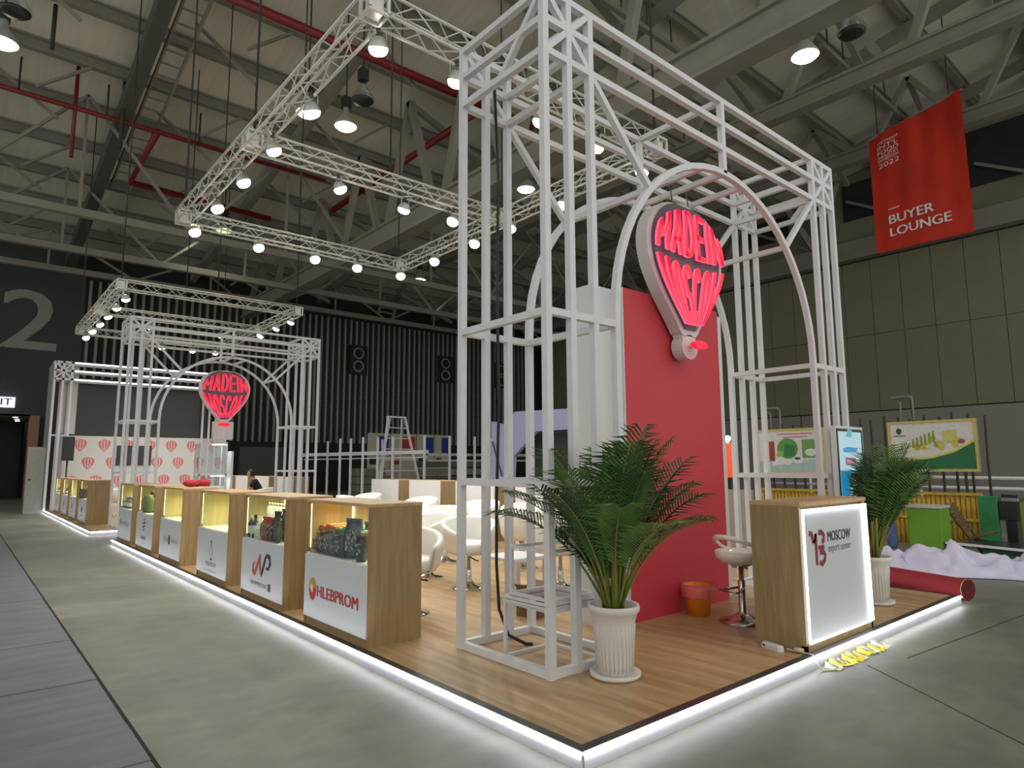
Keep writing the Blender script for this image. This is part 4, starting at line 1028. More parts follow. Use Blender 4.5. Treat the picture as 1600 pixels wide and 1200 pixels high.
# ------------------------------------------------------------------ red roll and plastic sheet at the right edge
A = Vector((8.555, 2.36, .115)); Bp = Vector((9.18, 4.05, .115)); d = (Bp-A).normalized()
t = thing('carpet_roll', 'dark red carpet roll lying beside the right end of the platform', 'roll', tuple(A))
MB().tube([(0, 0, 0), tuple(Bp-A)], .115, 24).build('roll', MT['carpet'], t)
MB().tube([tuple(-d*.004), tuple(d*.001)], .104, 24).build('rolled_end', MT['carpetdark'], t)
MB().tube([tuple(-d*.003), tuple(d*.004)], .1165, 24, caps=False).build('lit_rim', plain('d8b9a0'), t)  # pale ring paints light onto the rim of the roll end
MB().tube([tuple(d*1.02), tuple(d*1.06)], .118, 24, caps=False).build('tape_band', plain('7a2a2a', .2), t)
MB().bbox(-.11, -.05, .112, -.05, .05, .125, .004).xf(Matrix.Translation(d*1.0)).build('torn_label', MT['white'], t)
rnd = random.Random(4)
def sheet():
    n, k = 64, 34; m = MB(); vs = []
    def front(u): return Vector((9.75+.15*math.sin(u*9), 3.95, 0)).lerp(Vector((10.55, 1.95, 0)), u)
    def back(u): return Vector((10.7, 4.3, 0)).lerp(Vector((12.1, 2.3, 0)), u)
    for L in (0, 1):
        for j in range(k+1):
            v = j/k
            for i in range(n+1):
                u = i/n; p = front(u).lerp(back(u), v)
                hgt = .30*math.sin(PI*min(1, v*1.5+.06))**.8*(.55+.2*math.sin(u*5.2+.4))+.22*math.exp(-((u-.52)/.17)**2-((v-.5)/.3)**2)+.12*math.exp(-((u-.9)/.16)**2-((v-.4)/.3)**2)
                f = .05*math.sin(u*31+v*9+2*math.sin(v*7))+.04*math.sin(u*17-v*23)+.06*abs(math.sin(v*15+u*13))+.03*math.sin(u*47+v*29)-.05*abs(math.sin(u*21-v*11))
                edge = min(1, 5*v, 6*(1-v)+.1, 8*u+.15, 8*(1-u)+.15)
                z = max(.012, (hgt+f)*edge)
                vs.append((p.x+.05*math.sin(v*12+u*8)*edge, p.y+.05*math.cos(u*22)*edge, z-(.008 if L else 0)))
    N = (n+1)*(k+1)
    fs = []
    for j in range(k):
        for i in range(n):
            a = j*(n+1)+i; fs += [(a, a+1, a+n+2, a+n+1), (a+N, a+n+1+N, a+n+2+N, a+1+N)]
    return m.add(vs, fs, 0, True)
tag(sheet().build('plastic_sheet', MT['fabric']), 'crumpled heap of pale lilac plastic sheeting on the floor behind the red roll', 'sheet')

# ------------------------------------------------------------------ farther stand: lit rear frame, dark screen, printed wall, cabinet
YF = 27.0
t = thing('rear_frame', 'white tubular frame with brightly lit top rails at the back of the farther stand', 'frame', (2.33, YF, HP))
def rb(p, q, w=.07, nm='post', m='paint'): MB().beam(p, q, w).build(nm, MT[m], t)
for x in (.03, .27, .52):
    for v in (0, .6): rb((x, v, 0), (x, v, 5.08))
for x in (5.0, 5.25, 5.5): rb((x, .6, 0), (x, .6, 5.08)); rb((x, 0, 4.4), (x, 0, 5.08))
for z in (5.05, 4.76, 4.46):
    rb((.03, 0, z), (5.5, 0, z), .07, 'rail'); B(.6, -.043, z-.016, 5.45, -.037, z+.016).build('led_strip', MT['ledsoft'], t)
    rb((.03, .6, z), (5.5, .6, z), .07, 'rail'); rb((.03, 0, z), (.03, .6, z), .07, 'rail'); rb((.52, 0, z), (.52, .6, z), .07, 'rail')
rb((2.55, 0, 4.42), (2.55, 0, 5.08)); rb((.03, 0, 2.52), (.52, 0, 2.52), .05, 'rail'); rb((.03, 0, 5.05), (.52, 0, 4.46), .05, 'brace'); rb((.52, 0, 5.05), (.03, 0, 4.46), .05, 'brace')
B(-.02, .0, .0, .0, 1.4, 5.0).build('side_panel', MT['grey'], t)
B(.35, .66, 2.6, .8, .7, 5.0).build('side_panel', MT['white'], t)
t = thing('led_screen', 'large switched-off dark screen above the printed wall', 'screen', (3.05, YF+.75, HP+2.57))
B(0, 0, 0, 4.5, .08, 2.05).build('screen_face', MT['screen'], t); B(-.03, .08, -.03, 4.53, .14, 2.08).build('back_frame', MT['black'], t)
t = thing('backdrop_wall', 'white backdrop wall printed with rows of pink balloon emblems', 'wall', (2.72, YF+.75, HP))
B(0, 0, 0, 5.6, .1, 2.55).build('panel', MT['white'], t)
PR = [plain('e08a90', .6), plain('d86a72', .6), plain('f0dede', .6)]
def balloon_print(cx, cz, s):
    pts = [(env_w(i/10)*s*.9+.0, i/10*1.2*s-.6*s) for i in range(11)]
    mp = mp_y(cx, 0, cz)
    o = flat([(x, z) for x, z in pts]+[(-x, z) for x, z in reversed(pts)], mp, .003).build('balloon_print', PR[0], t)
    for u in (-.75, -.5, -.25, 0, .25, .5, .75):
        q = [(u*env_w(i/10)*s*.9, i/10*1.2*s-.6*s) for i in range(1, 10)]
        w = .028*s
        m = MB().add([mp(x-w, z, .005) for x, z in q]+[mp(x+w, z, .005) for x, z in reversed(q)], [tuple(range(18))])
        m.build('print_stripe', PR[1] if int(u*4) % 2 else PR[2], o)
for r, z in enumerate((2.22, 1.58, .92)):
    for k in range(8):
        x = .62+k*.74-(.37 if r == 1 else 0)-.1*r
        if .2 < x < 5.4 and not (r == 1 and 1.7 < x < 2.9): balloon_print(x, z, .37)
for i, x in enumerate((4.48, 5.13)):
    tv = thing('wall_monitor', ('left of two black upright monitors on the printed wall', 'right of two black upright monitors on the printed wall')[i], 'monitor', (x, YF+.68, HP+1.5))
    B(0, 0, 0, .48, .05, .72).build('casing', MT['black'], tv); B(.02, -.004, .02, .46, -.0005, .70).build('screen_face', MT['screen'], tv); B(.15, .05, .2, .33, .069, .5).build('bracket', MT['black'], tv)
t = thing('loudspeaker', 'black loudspeaker on a pole at the left of the printed wall', 'speaker', (2.83, 26.3, HP))
MB().tube([(0, 0, 0), (0, 0, 1.65)], .025, 8).build('pole', MT['black'], t)
for k in range(3): a = 2.1*k; MB().tube([(0, 0, .45), (.32*math.cos(a), .32*math.sin(a), .012)], .012, 6).build('leg', MT['black'], t)
MB().bbox(-.16, -.15, 1.65, .16, .15, 2.45, .02).build('cabinet', MT['black'], t); B(-.14, -.157, 1.7, .14, -.15, 2.4).build('grille', plain('26272a'), t)
# glass cabinet
t = thing('glass_cabinet', 'tall lit glass display cabinet on the farther stand under the balloon', 'cabinet', (5.0, 18.9, HP))
cw = .72
for z in (0, 1.18, 2.04): B(0, 0, z, cw, .5, z+.05).build('lit_shelf' if z else 'base', MT['white'], t)
for z in (1.17, 2.03): B(.42, .08, z-.008, .68, .42, z-.001).build('led_panel', MT['led'], t)
for x in (0, cw-.03):
    for y in (0, .47): B(x, y, .05, x+.03, y+.03, 2.04).build('post', MT['alu'], t)
for b in ((.03, .005, .05, cw-.03, .01, 2.04), (.005, .03, .05, .01, .47, 2.04), (cw-.01, .03, .05, cw-.005, .47, 2.04)): B(*b).build('glass_pane', MT['cabglass'], t)
B(.16, .2, .6, .5, .4, .64).build('inner_shelf', MT['cabglass'], t)
t2 = thing('trophy', 'dark round object standing in the glass cabinet', 'trophy', (5.24, 19.15, HP+.05))
MB().lathe([(.1, 0), (.08, .02), (.02, .1), (.02, .72), (.1, .78), (.14, .9), (.1, 1.02), (.02, 1.05)], 14).build('body', plain('4a4a44'), t2)
tag(B(-.03, -.25, 0, .03, .25, 1.85).build('white_board', MT['white'], None, (5.9, 19.3, HP)), 'narrow white upright board right of the glass cabinet', 'board')
# leaning door panel at the far left
t = thing('door_leaf', 'pale grey door leaf standing at the far left end of the farther stand', 'door', (1.80, 27.0, 0), .1)
B(0, 0, 0, .5, .05, 2.2).build('leaf', plain('8f908a'), t); MB().tube([(.1, -.06, 1.12), (.1, 0, 1.12)], .03, 8).build('handle', MT['black'], t)
for x, y, l in ((5.1, 18.2, 0),): pass
for i, (x, y) in enumerate(((3.55, 22.4), (3.9, 21.0))):
    t = dup(ch0, (x, y, HP), 2+i, ('white tub chair behind the farther left row of counters, right one', 'white tub chair behind the farther left row of counters, left one')[i])

# ------------------------------------------------------------------ background booths
def post(x, y, h, lab_, r=.035):
    t = thing('booth_post', lab_, 'post', (x, y, 0), 0, 'slim white posts of the unbuilt booths')
    MB().box(-r, -r, 0, r, r, h).build('shaft', MT['paint'], t); MB().box(-r-.03, -r-.03, 0, r+.03, r+.03, .03).build('foot', MT['paint'], t)
PX = [(12.0, 28.4), (12.5, 27.3), (11.75, 24.5), (12.1, 24.27), (11.95, 22.95), (12.4, 22.6), (12.6, 21.8), (13.05, 20.3), (14.1, 20.2), (15.2, 20.1), (16.4, 20.0), (16.9, 21.2), (18.2, 20.2), (13.6, 24.4)]
PX.sort(key=lambda p: math.atan2(p[0], p[1]))
CNT = ORD+['eleventh', 'twelfth', 'thirteenth', 'fourteenth', 'fifteenth', 'sixteenth', 'seventeenth', 'eighteenth', 'nineteenth', 'twentieth', 'twenty-first', 'twenty-second']
for i, (x, y) in enumerate(PX): post(x, y, 2.62, f'slim white booth post behind the near stand, {CNT[i]} from the left')
t = thing('booth_rail', 'long white horizontal rail tying the booth posts together', 'rail', (11.9, 28.5, 2.02))
MB().beam((0, 0, 0), (1.3, -8.2, 0), .07, .14).build('rail', MT['paint'], t); MB().beam((.05, 0, -.2), (1.3, -8.2, -.2), .04).build('lower_rail', MT['paint'], t)
t = thing('booth_rail', 'grey horizontal rail running right behind the white step ladder', 'rail', (13.2, 20.28, 1.92))
MB().beam((0, 0, 0), (6.5, -.1, 0), .05, .1).build('rail', plain('a8a69a'), t); MB().beam((0, 0, -.22), (6.5, -.1, -.22), .04, .07).build('lower_rail', plain('a8a69a'), t)
t = thing('step_ladder', 'white folding step ladder standing open among the booth posts', 'ladder', (13.85, 23.7, 0))
for s in (-1, 1):
    MB().beam((s*1.05, -.5, 0), (s*.4, 0, 3.52), .08).build('front_leg', MT['paint'], t)
    MB().beam((s*.6, .7, 0), (s*.27, .05, 3.5), .065).build('rear_leg', MT['paint'], t)
for i in range(7):
    f = (i+1)/8; w = 1.05-.65*f; MB().beam((-w, -.5+.5*f, 3.52*f), (w, -.5+.5*f, 3.52*f), .07, .035).build('tread', MT['paint'], t)
MB().box(-.42, -.08, 3.5, .42, .12, 3.56).build('top_plate', MT['paint'], t)
X0, YW = 15.9, 30.0
for i, (x, w, c) in enumerate(((0, 1.25, 'cream'), (1.3, 1.55, 'cream'), (2.9, 1.1, 'cream'), (4.05, 1.0, 'cream'))):
    t = thing('display_wall', ('pale exhibition wall with a blue panel, leftmost behind the booth posts', 'pale exhibition wall with a red panel behind the step ladder', 'pale exhibition wall with a blue panel just right of the step ladder', 'pale exhibition wall with a blue panel beside the gantry post')[i], 'wall', (X0+x, YW, 0))
    B(0, 0, 0, w, .08, 3.2).build('panel', MT[c], t); B(w*.45, -.03, 2.1, w*.95, 0, 3.05).build('colour_panel', plain('b02a20') if i == 1 else MT['blue'], t)
    B(.05, -.3, 0, w*.9, 0, 1.2).build('cabinet', MT['cream'], t); B(.1, -.02, 1.6, w*.4, 0, 1.95).build('dark_panel', plain('7a2520') if i == 1 else MT['black'], t)
for i, (x0, y0, x1, h) in enumerate(((9.6, 30, 11.6, 2.4),)):
    tag(MB().bbox(0, 0, 0, x1-x0, .15, h, .01).build('dark_partition', MT['greyolive'], None, (x0, y0, 0)), 'dark olive partition wall left of the farther gantry leg', 'partition')
t = thing('covered_stack', 'dim stack of covered goods behind the booth posts', 'stack', (13.6, 27.0, 0))
for i in range(4): MB().bbox(0, -.4, .36*i, 2.2-.25*i, .4, .36*i+.34, .05).build('bundle', plain('6f6d5c'), t)
t = thing('covered_stack', 'grey pallet stack behind the step ladder, under the booth rail', 'stack', (16.2, 25.5, 0))
for i in range(5): MB().bbox(0, -.4, .36*i, 4.2, .4, .36*i+.3, .04).build('bundle', plain('77766c' if i % 2 else '55544c'), t)
# white booth, purple light put into its colour, with slanted cut
pl = [(15.05, 2.8), (14.42, 2.66), (14.1, 2.95), (13.95, 3.02), (11.85, 2.96), (11.8, 2.42), (13.1, 2.42), (14.05, 1.75), (14.2, 0), (15.05, 0)]
tag(MB().prism(pl, 0, .12, 'x').build('booth_wall', MT['mauvelight'], None, (12, 0, 0)), 'white booth wall with painted purple light and slanted cut-outs behind the left gantry leg', 'wall')
tag(B(0, 0, 0, .12, 2.9, 2.4).build('booth_partition', MT['greyolive'], None, (12.6, 11.2, 0)), 'dim partition inside the white booth with painted purple light', 'partition')
tag(MB().tube([(11.95, 14.95, 2.2), (11.95, 14.5, 1.2)], .02, 6).build('leaning_rod', MT['cable']), 'thin dark rod leaning on the purple-tinted white booth wall', 'rod')

# bamboo booth on the right
XF = 14.0
t = thing('bamboo_fence', 'low fence of yellow bamboo culms below the two poster boards', 'fence', (XF, 3.5, 0))
cu = MB().tube([(0, 0, 0), (0, 0, .3), (0, 0, .31), (0, 0, .6), (0, 0, .61), (0, 0, .92)], [.036, .036, .04, .036, .04, .036], 7).mesh('bamboo_culm', MT['bamboo'])
i = 0; y = 0
while y < 4.2:
    o = bpy.data.objects.new('bamboo_culm', cu); COL.objects.link(o); o.parent = t; o.location = (0, y, -.03*(i % 3 == 0)); y += .079; i += 1
MB().beam((-.06, 0, .48), (-.06, 1.9, .5), .05).build('cross_rail', MT['bamboo'], t); MB().beam((-.05, 0, .94), (-.05, 4.2, .94), .05).build('cross_rail', MT['bamboo'], t)
for i in range(22):
    y = 3.45+i*.24
    hh = 2.36+.12*((i*7) % 5)/5
    if i in (12, 13): continue
    tag(MB().tube([(0, 0, 0), (.02, .02*((i % 3)-1), hh)], .022, 6).build('bamboo_pole', MT['bamboodark'], None, (XF+.25, y, 0)), f'thin dark bamboo pole behind the poster boards, {CNT[i]} from the right', 'pole', 'dark bamboo poles behind the posters')
def board(y0, y1, z0, z1, label):
    t = thing('poster_board', label, 'poster', (XF+.1, y1, z0)); w = y1-y0; h = z1-z0
    B(0, -w, 0, .05, 0, h).build('panel', plain('d9d6d2'), t); e = .045
    for b in ((-.02, -w, 0, .03, 0, e), (-.02, -w, h-e, .03, 0, h), (-.02, -w, e, .03, -w+e, h-e), (-.02, -e, e, .03, 0, h-e)): B(*b).build('bamboo_frame', plain('c8b45a'), t)
    for yy in (-.25, -w+.25):
        B(.05, yy-.02, -z0, .08, yy+.02, h).build('support_post', MT['bamboodark'], t)
    return t, w, h, mp_x(0, 0, 0)
t, w, h, mp = board(3.53, 5.02, 1.34, 2.31, 'poster with yellow fruit products and a dark green curve, right one above the bamboo')
flat([(.05, .05), (w-.05, .05), (w-.05, .55), (w*.75, .36), (w*.5, .25), (w*.25, .21), (.05, .2)], mp, .003).build('print_green', plain('1f6a42'), t)
flat([(.05, .2), (w*.25, .21), (w*.5, .25), (w*.75, .36), (w-.05, .55), (w-.05, .6), (w*.75, .4), (w*.5, .285), (w*.25, .25), (.05, .26)], mp, .004).build('print_yellow', plain('d9c83a'), t)
rr = random.Random(2)
for k in range(16):
    u = .38+.055*k+rr.uniform(-.02, .02); v = .34+.012*k+rr.uniform(0, .14)
    flat(ell(u, v+(.06 if k % 2 else 0), .05, .065 if k % 3 else .04, 10), mp, .004+.0003*k).build('print_fruit', plain(('c9c23a', 'd8d8a0', 'a8b23a', '8f9a6a', 'd0b840')[k % 5]), t)
for k in range(6): flat([(.42+.07*k, .45+.02*k), (.46+.07*k, .45+.02*k), (.455+.07*k, .62+.03*k), (.425+.07*k, .62+.03*k)], mp, .0095).build('print_bottle', plain('8a9a30'), t)
flat(ell(.2, .78, .05, .06, 12), mp, .004).build('print_emblem', plain('2f3f3a'), t); flat([(.1, .68), (.32, .68), (.32, .70), (.1, .70)], mp, .004).build('print_line', plain('5a605a'), t)
flat([(.2, .26), (.29, .26), (.28, .55), (.22, .55)], mp, .004).build('print_bottle', plain('b9c49a'), t)
flat(ell(1.24, .56, .06, .04, 10), mp, .012).build('print_fruit', plain('a05048'), t); flat([(.95, .55), (1.16, .55), (1.16, .78), (.95, .76)], mp, .0115).build('print_box', plain('c9c66a'), t)
t, w, h, mp = board(6.26, 7.82, 1.29, 2.28, 'poster with green leaf shape, red box and white cups, left one behind the gantry leg')
flat([(.05, .05), (w-.05, .05), (w-.05, .3), (.05, .28)], mp, .003).build('print_table', plain('a9c4c0'), t)
flat([(.16, .28), (.42, .28), (.42, .72), (.16, .72)], mp, .004).build('print_box', plain('a03428'), t)
flat(ell(.72, .55, .24, .23, 18), mp, .004).build('print_leaf', plain('4f9a3a'), t); flat([(.45, .38), (.6, .34), (.66, .5), (.5, .5)], mp, .0045).build('print_leaf', plain('8ab84a'), t); flat([(.62, .38), (.88, .38), (.9, .62), (.66, .66)], mp, .005).build('print_box', plain('2f7a3e'), t)
flat([(1.05, .34), (1.42, .34), (1.42, .74), (1.05, .74)], mp, .004).build('print_box', plain('6a9a50'), t); flat(ell(1.24, .46, .13, .08, 12), mp, .005).build('print_cup', plain('e0e0d8'), t)
for k, (u, v, r) in enumerate(((.55, .28, .13), (.72, .26, .1), (.95, .3, .12), (.42, .22, .08))): flat(ell(u, v, r, r*.7, 14), mp, .006+.0004*k).build('print_cup', plain('dfe2e0'), t)
flat(ell(.94, .33, .07, .03, 12), mp, .009).build('print_tea', plain('3a4038'), t); flat(ell(.2, .83, .04, .05, 10), mp, .004).build('print_emblem', plain('c07a9a'), t)
for v, a, b in ((.86, .5, 1.3), (.79, .62, 1.18)): flat([(a, v), (b, v), (b, v+.025), (a, v+.025)], mp, .004).build('print_line', plain('c07088'), t)
for i, (y, z) in enumerate(((4.55, 2.31), (7.25, 2.28))):
    t = thing('arm_lamp', ('small grey arm lamp above the right poster', 'small grey arm lamp above the left poster')[i], 'lamp', (XF+.13, y, z))
    MB().tube([(0, 0, 0), (0, 0, .42), (-.12, .02, .46)], .018, 6).build('arm', plain('9a9a94'), t); MB().tube([(0, .22, 0), (0, .22, .36), (-.12, .22, .4)], .018, 6).build('arm', plain('9a9a94'), t)
    MB().box(-.3, -.04, .44, -.08, .28, .49).build('head', plain('6a6a64'), t)
t = thing('lantern', 'orange-red glowing lantern with white lamp on top, behind the right gantry posts', 'lantern', (XF-.6, 8.15, 1.2))
MB().lathe([(.06, 0), (.12, .1), (.13, .4), (.12, .7), (.06, .8)], 14).build('shade', emit('lantern_red', 'ff5a30', .9), t); MB().lathe([(.02, .8), (.07, .86), (.06, .93), (.01, .95)], 12).build('lamp', MT['lens'], t); MB().tube([(0, 0, -1.2), (0, 0, 0)], .03, 8).build('stand', MT['black'], t)
tag(MB().bbox(-.03, -.55, 0, .03, .55, 1.05, .01).build('low_partition', MT['beige'], None, (10.6, 6.55, 0)), 'brownish low partition with pale edges behind the right gantry leg', 'partition')
t = thing('pipe_railing', 'white pipe railing in front of the right wall', 'railing', (20, 2.2, 0))
for z in (.84, 1.1): MB().tube([(0, 0, z), (0, 8.5, z+.06)], .045, 8).build('rail', MT['paint'], t)
for y in (1.2, 4.2, 7.2): MB().tube([(0, y, 0), (0, y, 1.12)], .04, 8).build('post', MT['paint'], t)
def cab(x, y0, y1, z1, m, label, dx=.45):
    t = thing('booth_counter', label, 'counter', (x, y0, 0)); w = y1-y0
    MB().bbox(0, 0, 0, dx, w, z1, .01).build('body', MT[m], t); B(-.02, -.01, z1, dx+.02, w+.01, z1+.04).build('top', plain('b9b8b0'), t); return t
cab(11.95, 3.58, 4.06, .78, 'lime', 'lime green booth counter beside the person in jeans')
for i, (y0, y1, z, m, l) in enumerate(((3.16, 3.44, .94, 'green', 'green printed board right of the bamboo fence'), (2.74, 2.86, .86, 'olive', 'olive green board beside the black cabinet'), (2.45, 2.72, .8, 'white', 'white board at the right edge beside the olive one'))):
    tag(MB().bbox(0, 0, 0, .06, y1-y0, z, .005).build('standing_board', MT[m], None, (13.4, y0, 0)), l, 'board')
t = thing('black_cabinet', 'black T-shaped cabinet between green and olive boards', 'cabinet', (13.4, 2.88, 0))
MB().bbox(0, .04, .0, .3, .19, .55, .01).build('body', MT['black'], t); MB().bbox(-.02, 0, .55, .32, .265, .86, .01).build('upper_box', MT['black'], t); MB().beam((.1, .02, .935), (.1, .24, .945), .05).build('bundle', MT['black'], t); MB().bbox(.06, .01, .86, .14, .25, .91, .01).build('packing', plain('8a8a84'), t)
t = thing('table_stack', 'black panel with white edge lying on a low green box at the right edge', 'panel', (11.9, 1.9, 0))
MB().beam((.5, 1.62, .255), (.15, -.3, .235), .75, .03).build('black_panel', plain('2f3336', .25), t); MB().beam((.105, 1.66, .252), (-.245, -.26, .232), .025, .036).build('white_edge', MT['white'], t)
MB().bbox(.12, .1, 0, .62, 1.2, .215, .02).build('green_box', plain('1f5a34'), t)
t = thing('bamboo_chair', 'brown bamboo folding chair tipped among the green boards', 'chair', (12.55, 3.28, 0))
for s_ in (0, .36):
    MB().tube([(s_, -.12, .0), (s_, .12, .34), (s_, .33, .66), (s_, .38, .84)], .022, 6).build('leg', MT['rattan'], t)
    MB().tube([(s_, .42, .02), (s_, .1, .28), (s_, -.22, .40)], .02, 6).build('leg', MT['rattan'], t)
for i in range(7): MB().beam((-.01, .16+.034*i, .42+.062*i), (.37, .16+.034*i, .42+.062*i), .02, .055).build('back_slat', MT['rattan'], t)
for i in range(5): MB().beam((-.01, .06-.06*i, .31+.022*i), (.37, .06-.06*i, .31+.022*i), .05, .015).build('seat_slat', MT['rattan'], t)

# ------------------------------------------------------------------ people
def skin(name, js, es, mt, parent, lv=2):
    me = bpy.data.meshes.new(name); me.from_pydata([j[:3] for j in js], es, []); o = bpy.data.objects.new(name, me); COL.objects.link(o)
    bm = bmesh.new(); bm.from_mesh(me); ly = bm.verts.layers.skin.verify(); bm.verts.ensure_lookup_table()
    for i, j in enumerate(js):
        r = j[3]; bm.verts[i][ly].radius = r if isinstance(r, tuple) else (r, r)
    bm.verts[0][ly].use_root = True; bm.to_mesh(me); bm.free()
    o.modifiers.new('skin', 'SKIN').use_smooth_shade = True
    s = o.modifiers.new('sub', 'SUBSURF'); s.levels = s.render_levels = lv
    dg = bpy.context.evaluated_depsgraph_get(); nm = bpy.data.meshes.new_from_object(o.evaluated_get(dg))
    o.modifiers.clear(); o.data = nm; nm.materials.clear(); nm.materials.append(mt); o.parent = parent
    for p in nm.polygons: p.use_smooth = True
    return o
def head(t, p, rz, hair_len):
    R = Matrix.Translation(p) @ Matrix.Rotation(rz, 4, 'Z')
    m = MB(); vs = []; n = 16
    for j in range(11):
        ph = PI*j/10; z = .115*math.cos(ph)
        for i in range(n):
            a = 2*PI*i/n; r = math.sin(ph)*(1-.12*max(0, -z/.115))
            vs.append((.098*r*math.cos(a)+(.012 if z < 0 else 0), .076*r*math.sin(a), z))
    m.add(vs, [(j*n+i, j*n+(i+1) % n, (j+1)*n+(i+1) % n, (j+1)*n+i) for j in range(10) for i in range(n)], 0, True)
    m.add([(.09, -.012, .0), (.09, .012, .0), (.122, 0, -.028), (.095, 0, .03)], [(0, 1, 2), (0, 2, 3), (1, 3, 2)])
    for s in (-1, 1): m.add([(0, s*.072, -.02), (.02, s*.078, -.01), (.018, s*.082, .03), (-.01, s*.084, .02)], [(0, 1, 2, 3)])
    m.xf(R).build('head', MT['skin'], t)
    for s in (-1, 1): MB().lathe([(.001, -.008), (.009, 0), (.001, .008)], 8).xf(R @ Matrix.Translation((.088, s*.03, .012))).build('eye', MT['black'], t)
    MB().beam((.096, -.022, -.05), (.096, .022, -.05), .004, .008).xf(R).build('mouth', plain('8a4a42'), t)
    h = MB(); vs = []
    for j in range(9):
        ph = PI*.62*j/8
        for i in range(n):
            a = 2*PI*i/n; front = math.cos(a) > .35
            p2 = min(ph, PI*.33) if front else ph
            vs.append((.108*math.sin(p2)*math.cos(a)-.006, .086*math.sin(p2)*math.sin(a), .124*math.cos(p2)-(hair_len*j/8 if not front else 0)))
    h.add(vs, [(j*n+i, j*n+(i+1) % n, (j+1)*n+(i+1) % n, (j+1)*n+i) for j in range(8) for i in range(n)], 0, True).xf(R).build('hair', MT['hair'], t)
def hand(t, p, d, s=1):
    p = Vector(p); d = Vector(d).normalized(); side = d.cross(Vector((0, 0, 1)))
    if side.length < .1: side = Vector((1, 0, 0))
    side.normalize(); nrm = side.cross(d)
    js = [tuple(p)+(.026,), tuple(p+d*.05)+(.034,), tuple(p+d*.085)+(.03,)]; es = [(0, 1), (1, 2)]
    for k, (o, L) in enumerate(((-.03, .06), (-.01, .072), (.011, .066), (.03, .05))):
        b = len(js); q = p+d*.09+side*o
        js += [tuple(q)+(.010,), tuple(q+d*L*.55-nrm*.008)+(.009,), tuple(q+d*L-nrm*.025)+(.0075,)]; es += [(2, b), (b, b+1), (b+1, b+2)]
    b = len(js); js += [tuple(p+d*.04+side*.04*s)+(.011,), tuple(p+d*.075+side*.06*s)+(.009,)]; es += [(1, b), (b, b+1)]
    skin('hand', js, es, MT['skin'], t, 1)
# standing person seen from behind, by the palm at right
t = thing('person', 'person in black T-shirt and blue jeans standing behind the right palm', 'person', (11.75, 4.36, 0), .25)
skin('body', [(0, 0, .93, .12), (0, 0, 1.15, .12), (0, 0, 1.36, .13), (0, 0, 1.47, .055), (0, 0, 1.52, .05),
              (0, .19, 1.38, .055), (.02, .26, 1.12, .042), (.1, .27, .92, .032), (0, -.19, 1.38, .055), (.02, -.26, 1.12, .042), (.1, -.27, .92, .032),
              (0, .09, .88, .1), (.02, .11, .48, .066), (-.02, .12, .1, .042), (.1, .13, .04, .04), (0, -.09, .88, .1), (.03, -.11, .48, .066), (0, -.12, .1, .042), (.12, -.13, .04, .04)],
     [(0, 1), (1, 2), (2, 3), (3, 4), (2, 5), (5, 6), (6, 7), (2, 8), (8, 9), (9, 10), (0, 11), (11, 12), (12, 13), (13, 14), (0, 15), (15, 16), (16, 17), (17, 18)], MT['skin'], t)
skin('t_shirt', [(0, 0, .97, (.16, .13)), (0, 0, 1.15, (.165, .135)), (0, 0, 1.34, (.18, .14)), (0, 0, 1.44, .08), (0, .19, 1.38, .075), (.015, .25, 1.18, .062), (0, -.19, 1.38, .075), (.015, -.25, 1.18, .062)], [(0, 1), (1, 2), (2, 3), (2, 4), (4, 5), (2, 6), (6, 7)], MT['blackcloth'], t)
skin('jeans', [(0, 0, .98, (.15, .13)), (0, .09, .86, .115), (.02, .11, .48, .085), (-.02, .12, .1, .075), (0, -.09, .86, .115), (.03, -.11, .48, .085), (0, -.12, .1, .075)], [(0, 1), (1, 2), (2, 3), (0, 4), (4, 5), (5, 6)], MT['jeans'], t)
for s in (1, -1): skin('shoe', [(-.06, s*.125, .05, .045), (.05, s*.13, .045, .045), (.16, s*.135, .035, .036)], [(0, 1), (1, 2)], MT['white'], t, 1)
head(t, (0.01, 0, 1.66), 0, .02)
for s in (1, -1): hand(t, (.1, s*.27, .92), (.35, 0, -.9), -s)
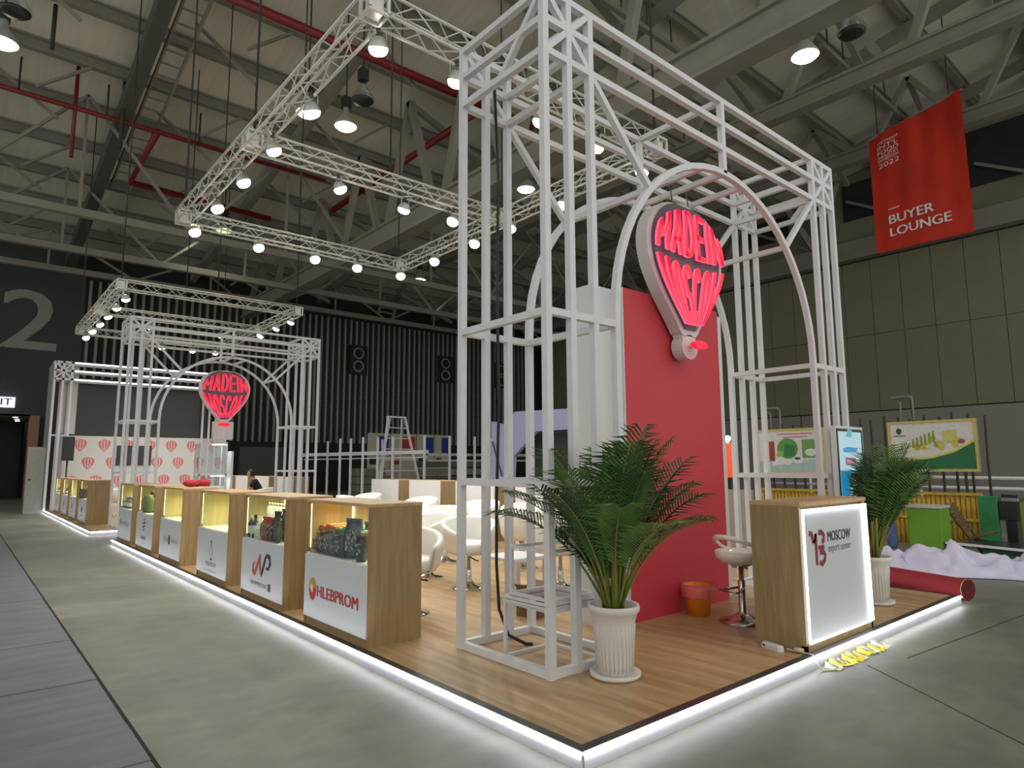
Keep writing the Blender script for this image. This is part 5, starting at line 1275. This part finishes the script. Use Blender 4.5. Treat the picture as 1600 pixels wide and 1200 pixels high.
# person bent over a table on the farther stand
t = thing('person', 'person in black shirt bent over a white table on the farther stand', 'person', (7.05, 20.0, HP), 2.6)
skin('body', [(0, 0, .50, .13), (.06, 0, .72, .125), (.16, 0, .94, .135), (.22, 0, 1.04, .055), (.25, 0, 1.10, .05),
              (.16, .18, .96, .055), (.28, .24, .74, .043), (.48, .16, .70, .032), (.16, -.18, .96, .055), (.28, -.24, .74, .043), (.48, -.16, .70, .032),
              (.06, .1, .47, .1), (.42, .13, .46, .07), (.42, .13, .08, .045), (.52, .13, .04, .04), (.06, -.1, .47, .1), (.42, -.13, .46, .07), (.42, -.13, .08, .045), (.52, -.13, .04, .04)],
     [(0, 1), (1, 2), (2, 3), (3, 4), (2, 5), (5, 6), (6, 7), (2, 8), (8, 9), (9, 10), (0, 11), (11, 12), (12, 13), (13, 14), (0, 15), (15, 16), (16, 17), (17, 18)], MT['skin'], t)
skin('shirt', [(0, 0, .54, (.17, .15)), (.06, 0, .72, (.165, .14)), (.15, 0, .93, (.175, .145)), (.2, 0, 1.02, .075), (.16, .18, .96, .075), (.24, .23, .8, .062), (.16, -.18, .96, .075), (.24, -.23, .8, .062)], [(0, 1), (1, 2), (2, 3), (2, 4), (4, 5), (2, 6), (6, 7)], MT['blackcloth'], t)
skin('trousers', [(0, 0, .5, (.15, .14)), (.06, .1, .47, .115), (.42, .13, .46, .085), (.42, .13, .1, .07), (.06, -.1, .47, .115), (.42, -.13, .46, .085), (.42, -.13, .1, .07)], [(0, 1), (1, 2), (2, 3), (0, 4), (4, 5), (5, 6)], MT['blackcloth'], t)
for s in (1, -1): skin('shoe', [(.38, s*.13, .05, .045), (.48, s*.13, .045, .045), (.58, s*.13, .035, .036)], [(0, 1), (1, 2)], MT['black'], t, 1)
head(t, (.29, 0, 1.22), 0, .05)
for s in (1, -1): hand(t, (.48, s*.16, .70), (.9, -s*.2, 0), -s)
dup(ch0, (7.08, 20.0, HP), 2.6, 'white tub chair carrying the person in black on the farther stand')

# black cable running down inside the left gantry leg
tag(MB().tube([(3.42, 4.24, 4.9), (3.43, 4.2, 4.0), (3.42, 4.21, 3.0), (3.43, 4.2, 2.0), (3.41, 4.21, 1.2), (3.40, 4.2, .7), (3.41, 4.18, .35), (3.44, 4.1, .16), (3.52, 3.98, HP+.012), (3.56, 3.95, HP+.012)], .013, 7).build('black_cable', MT['black']), 'black cable hanging down the back of the left gantry leg', 'cable')
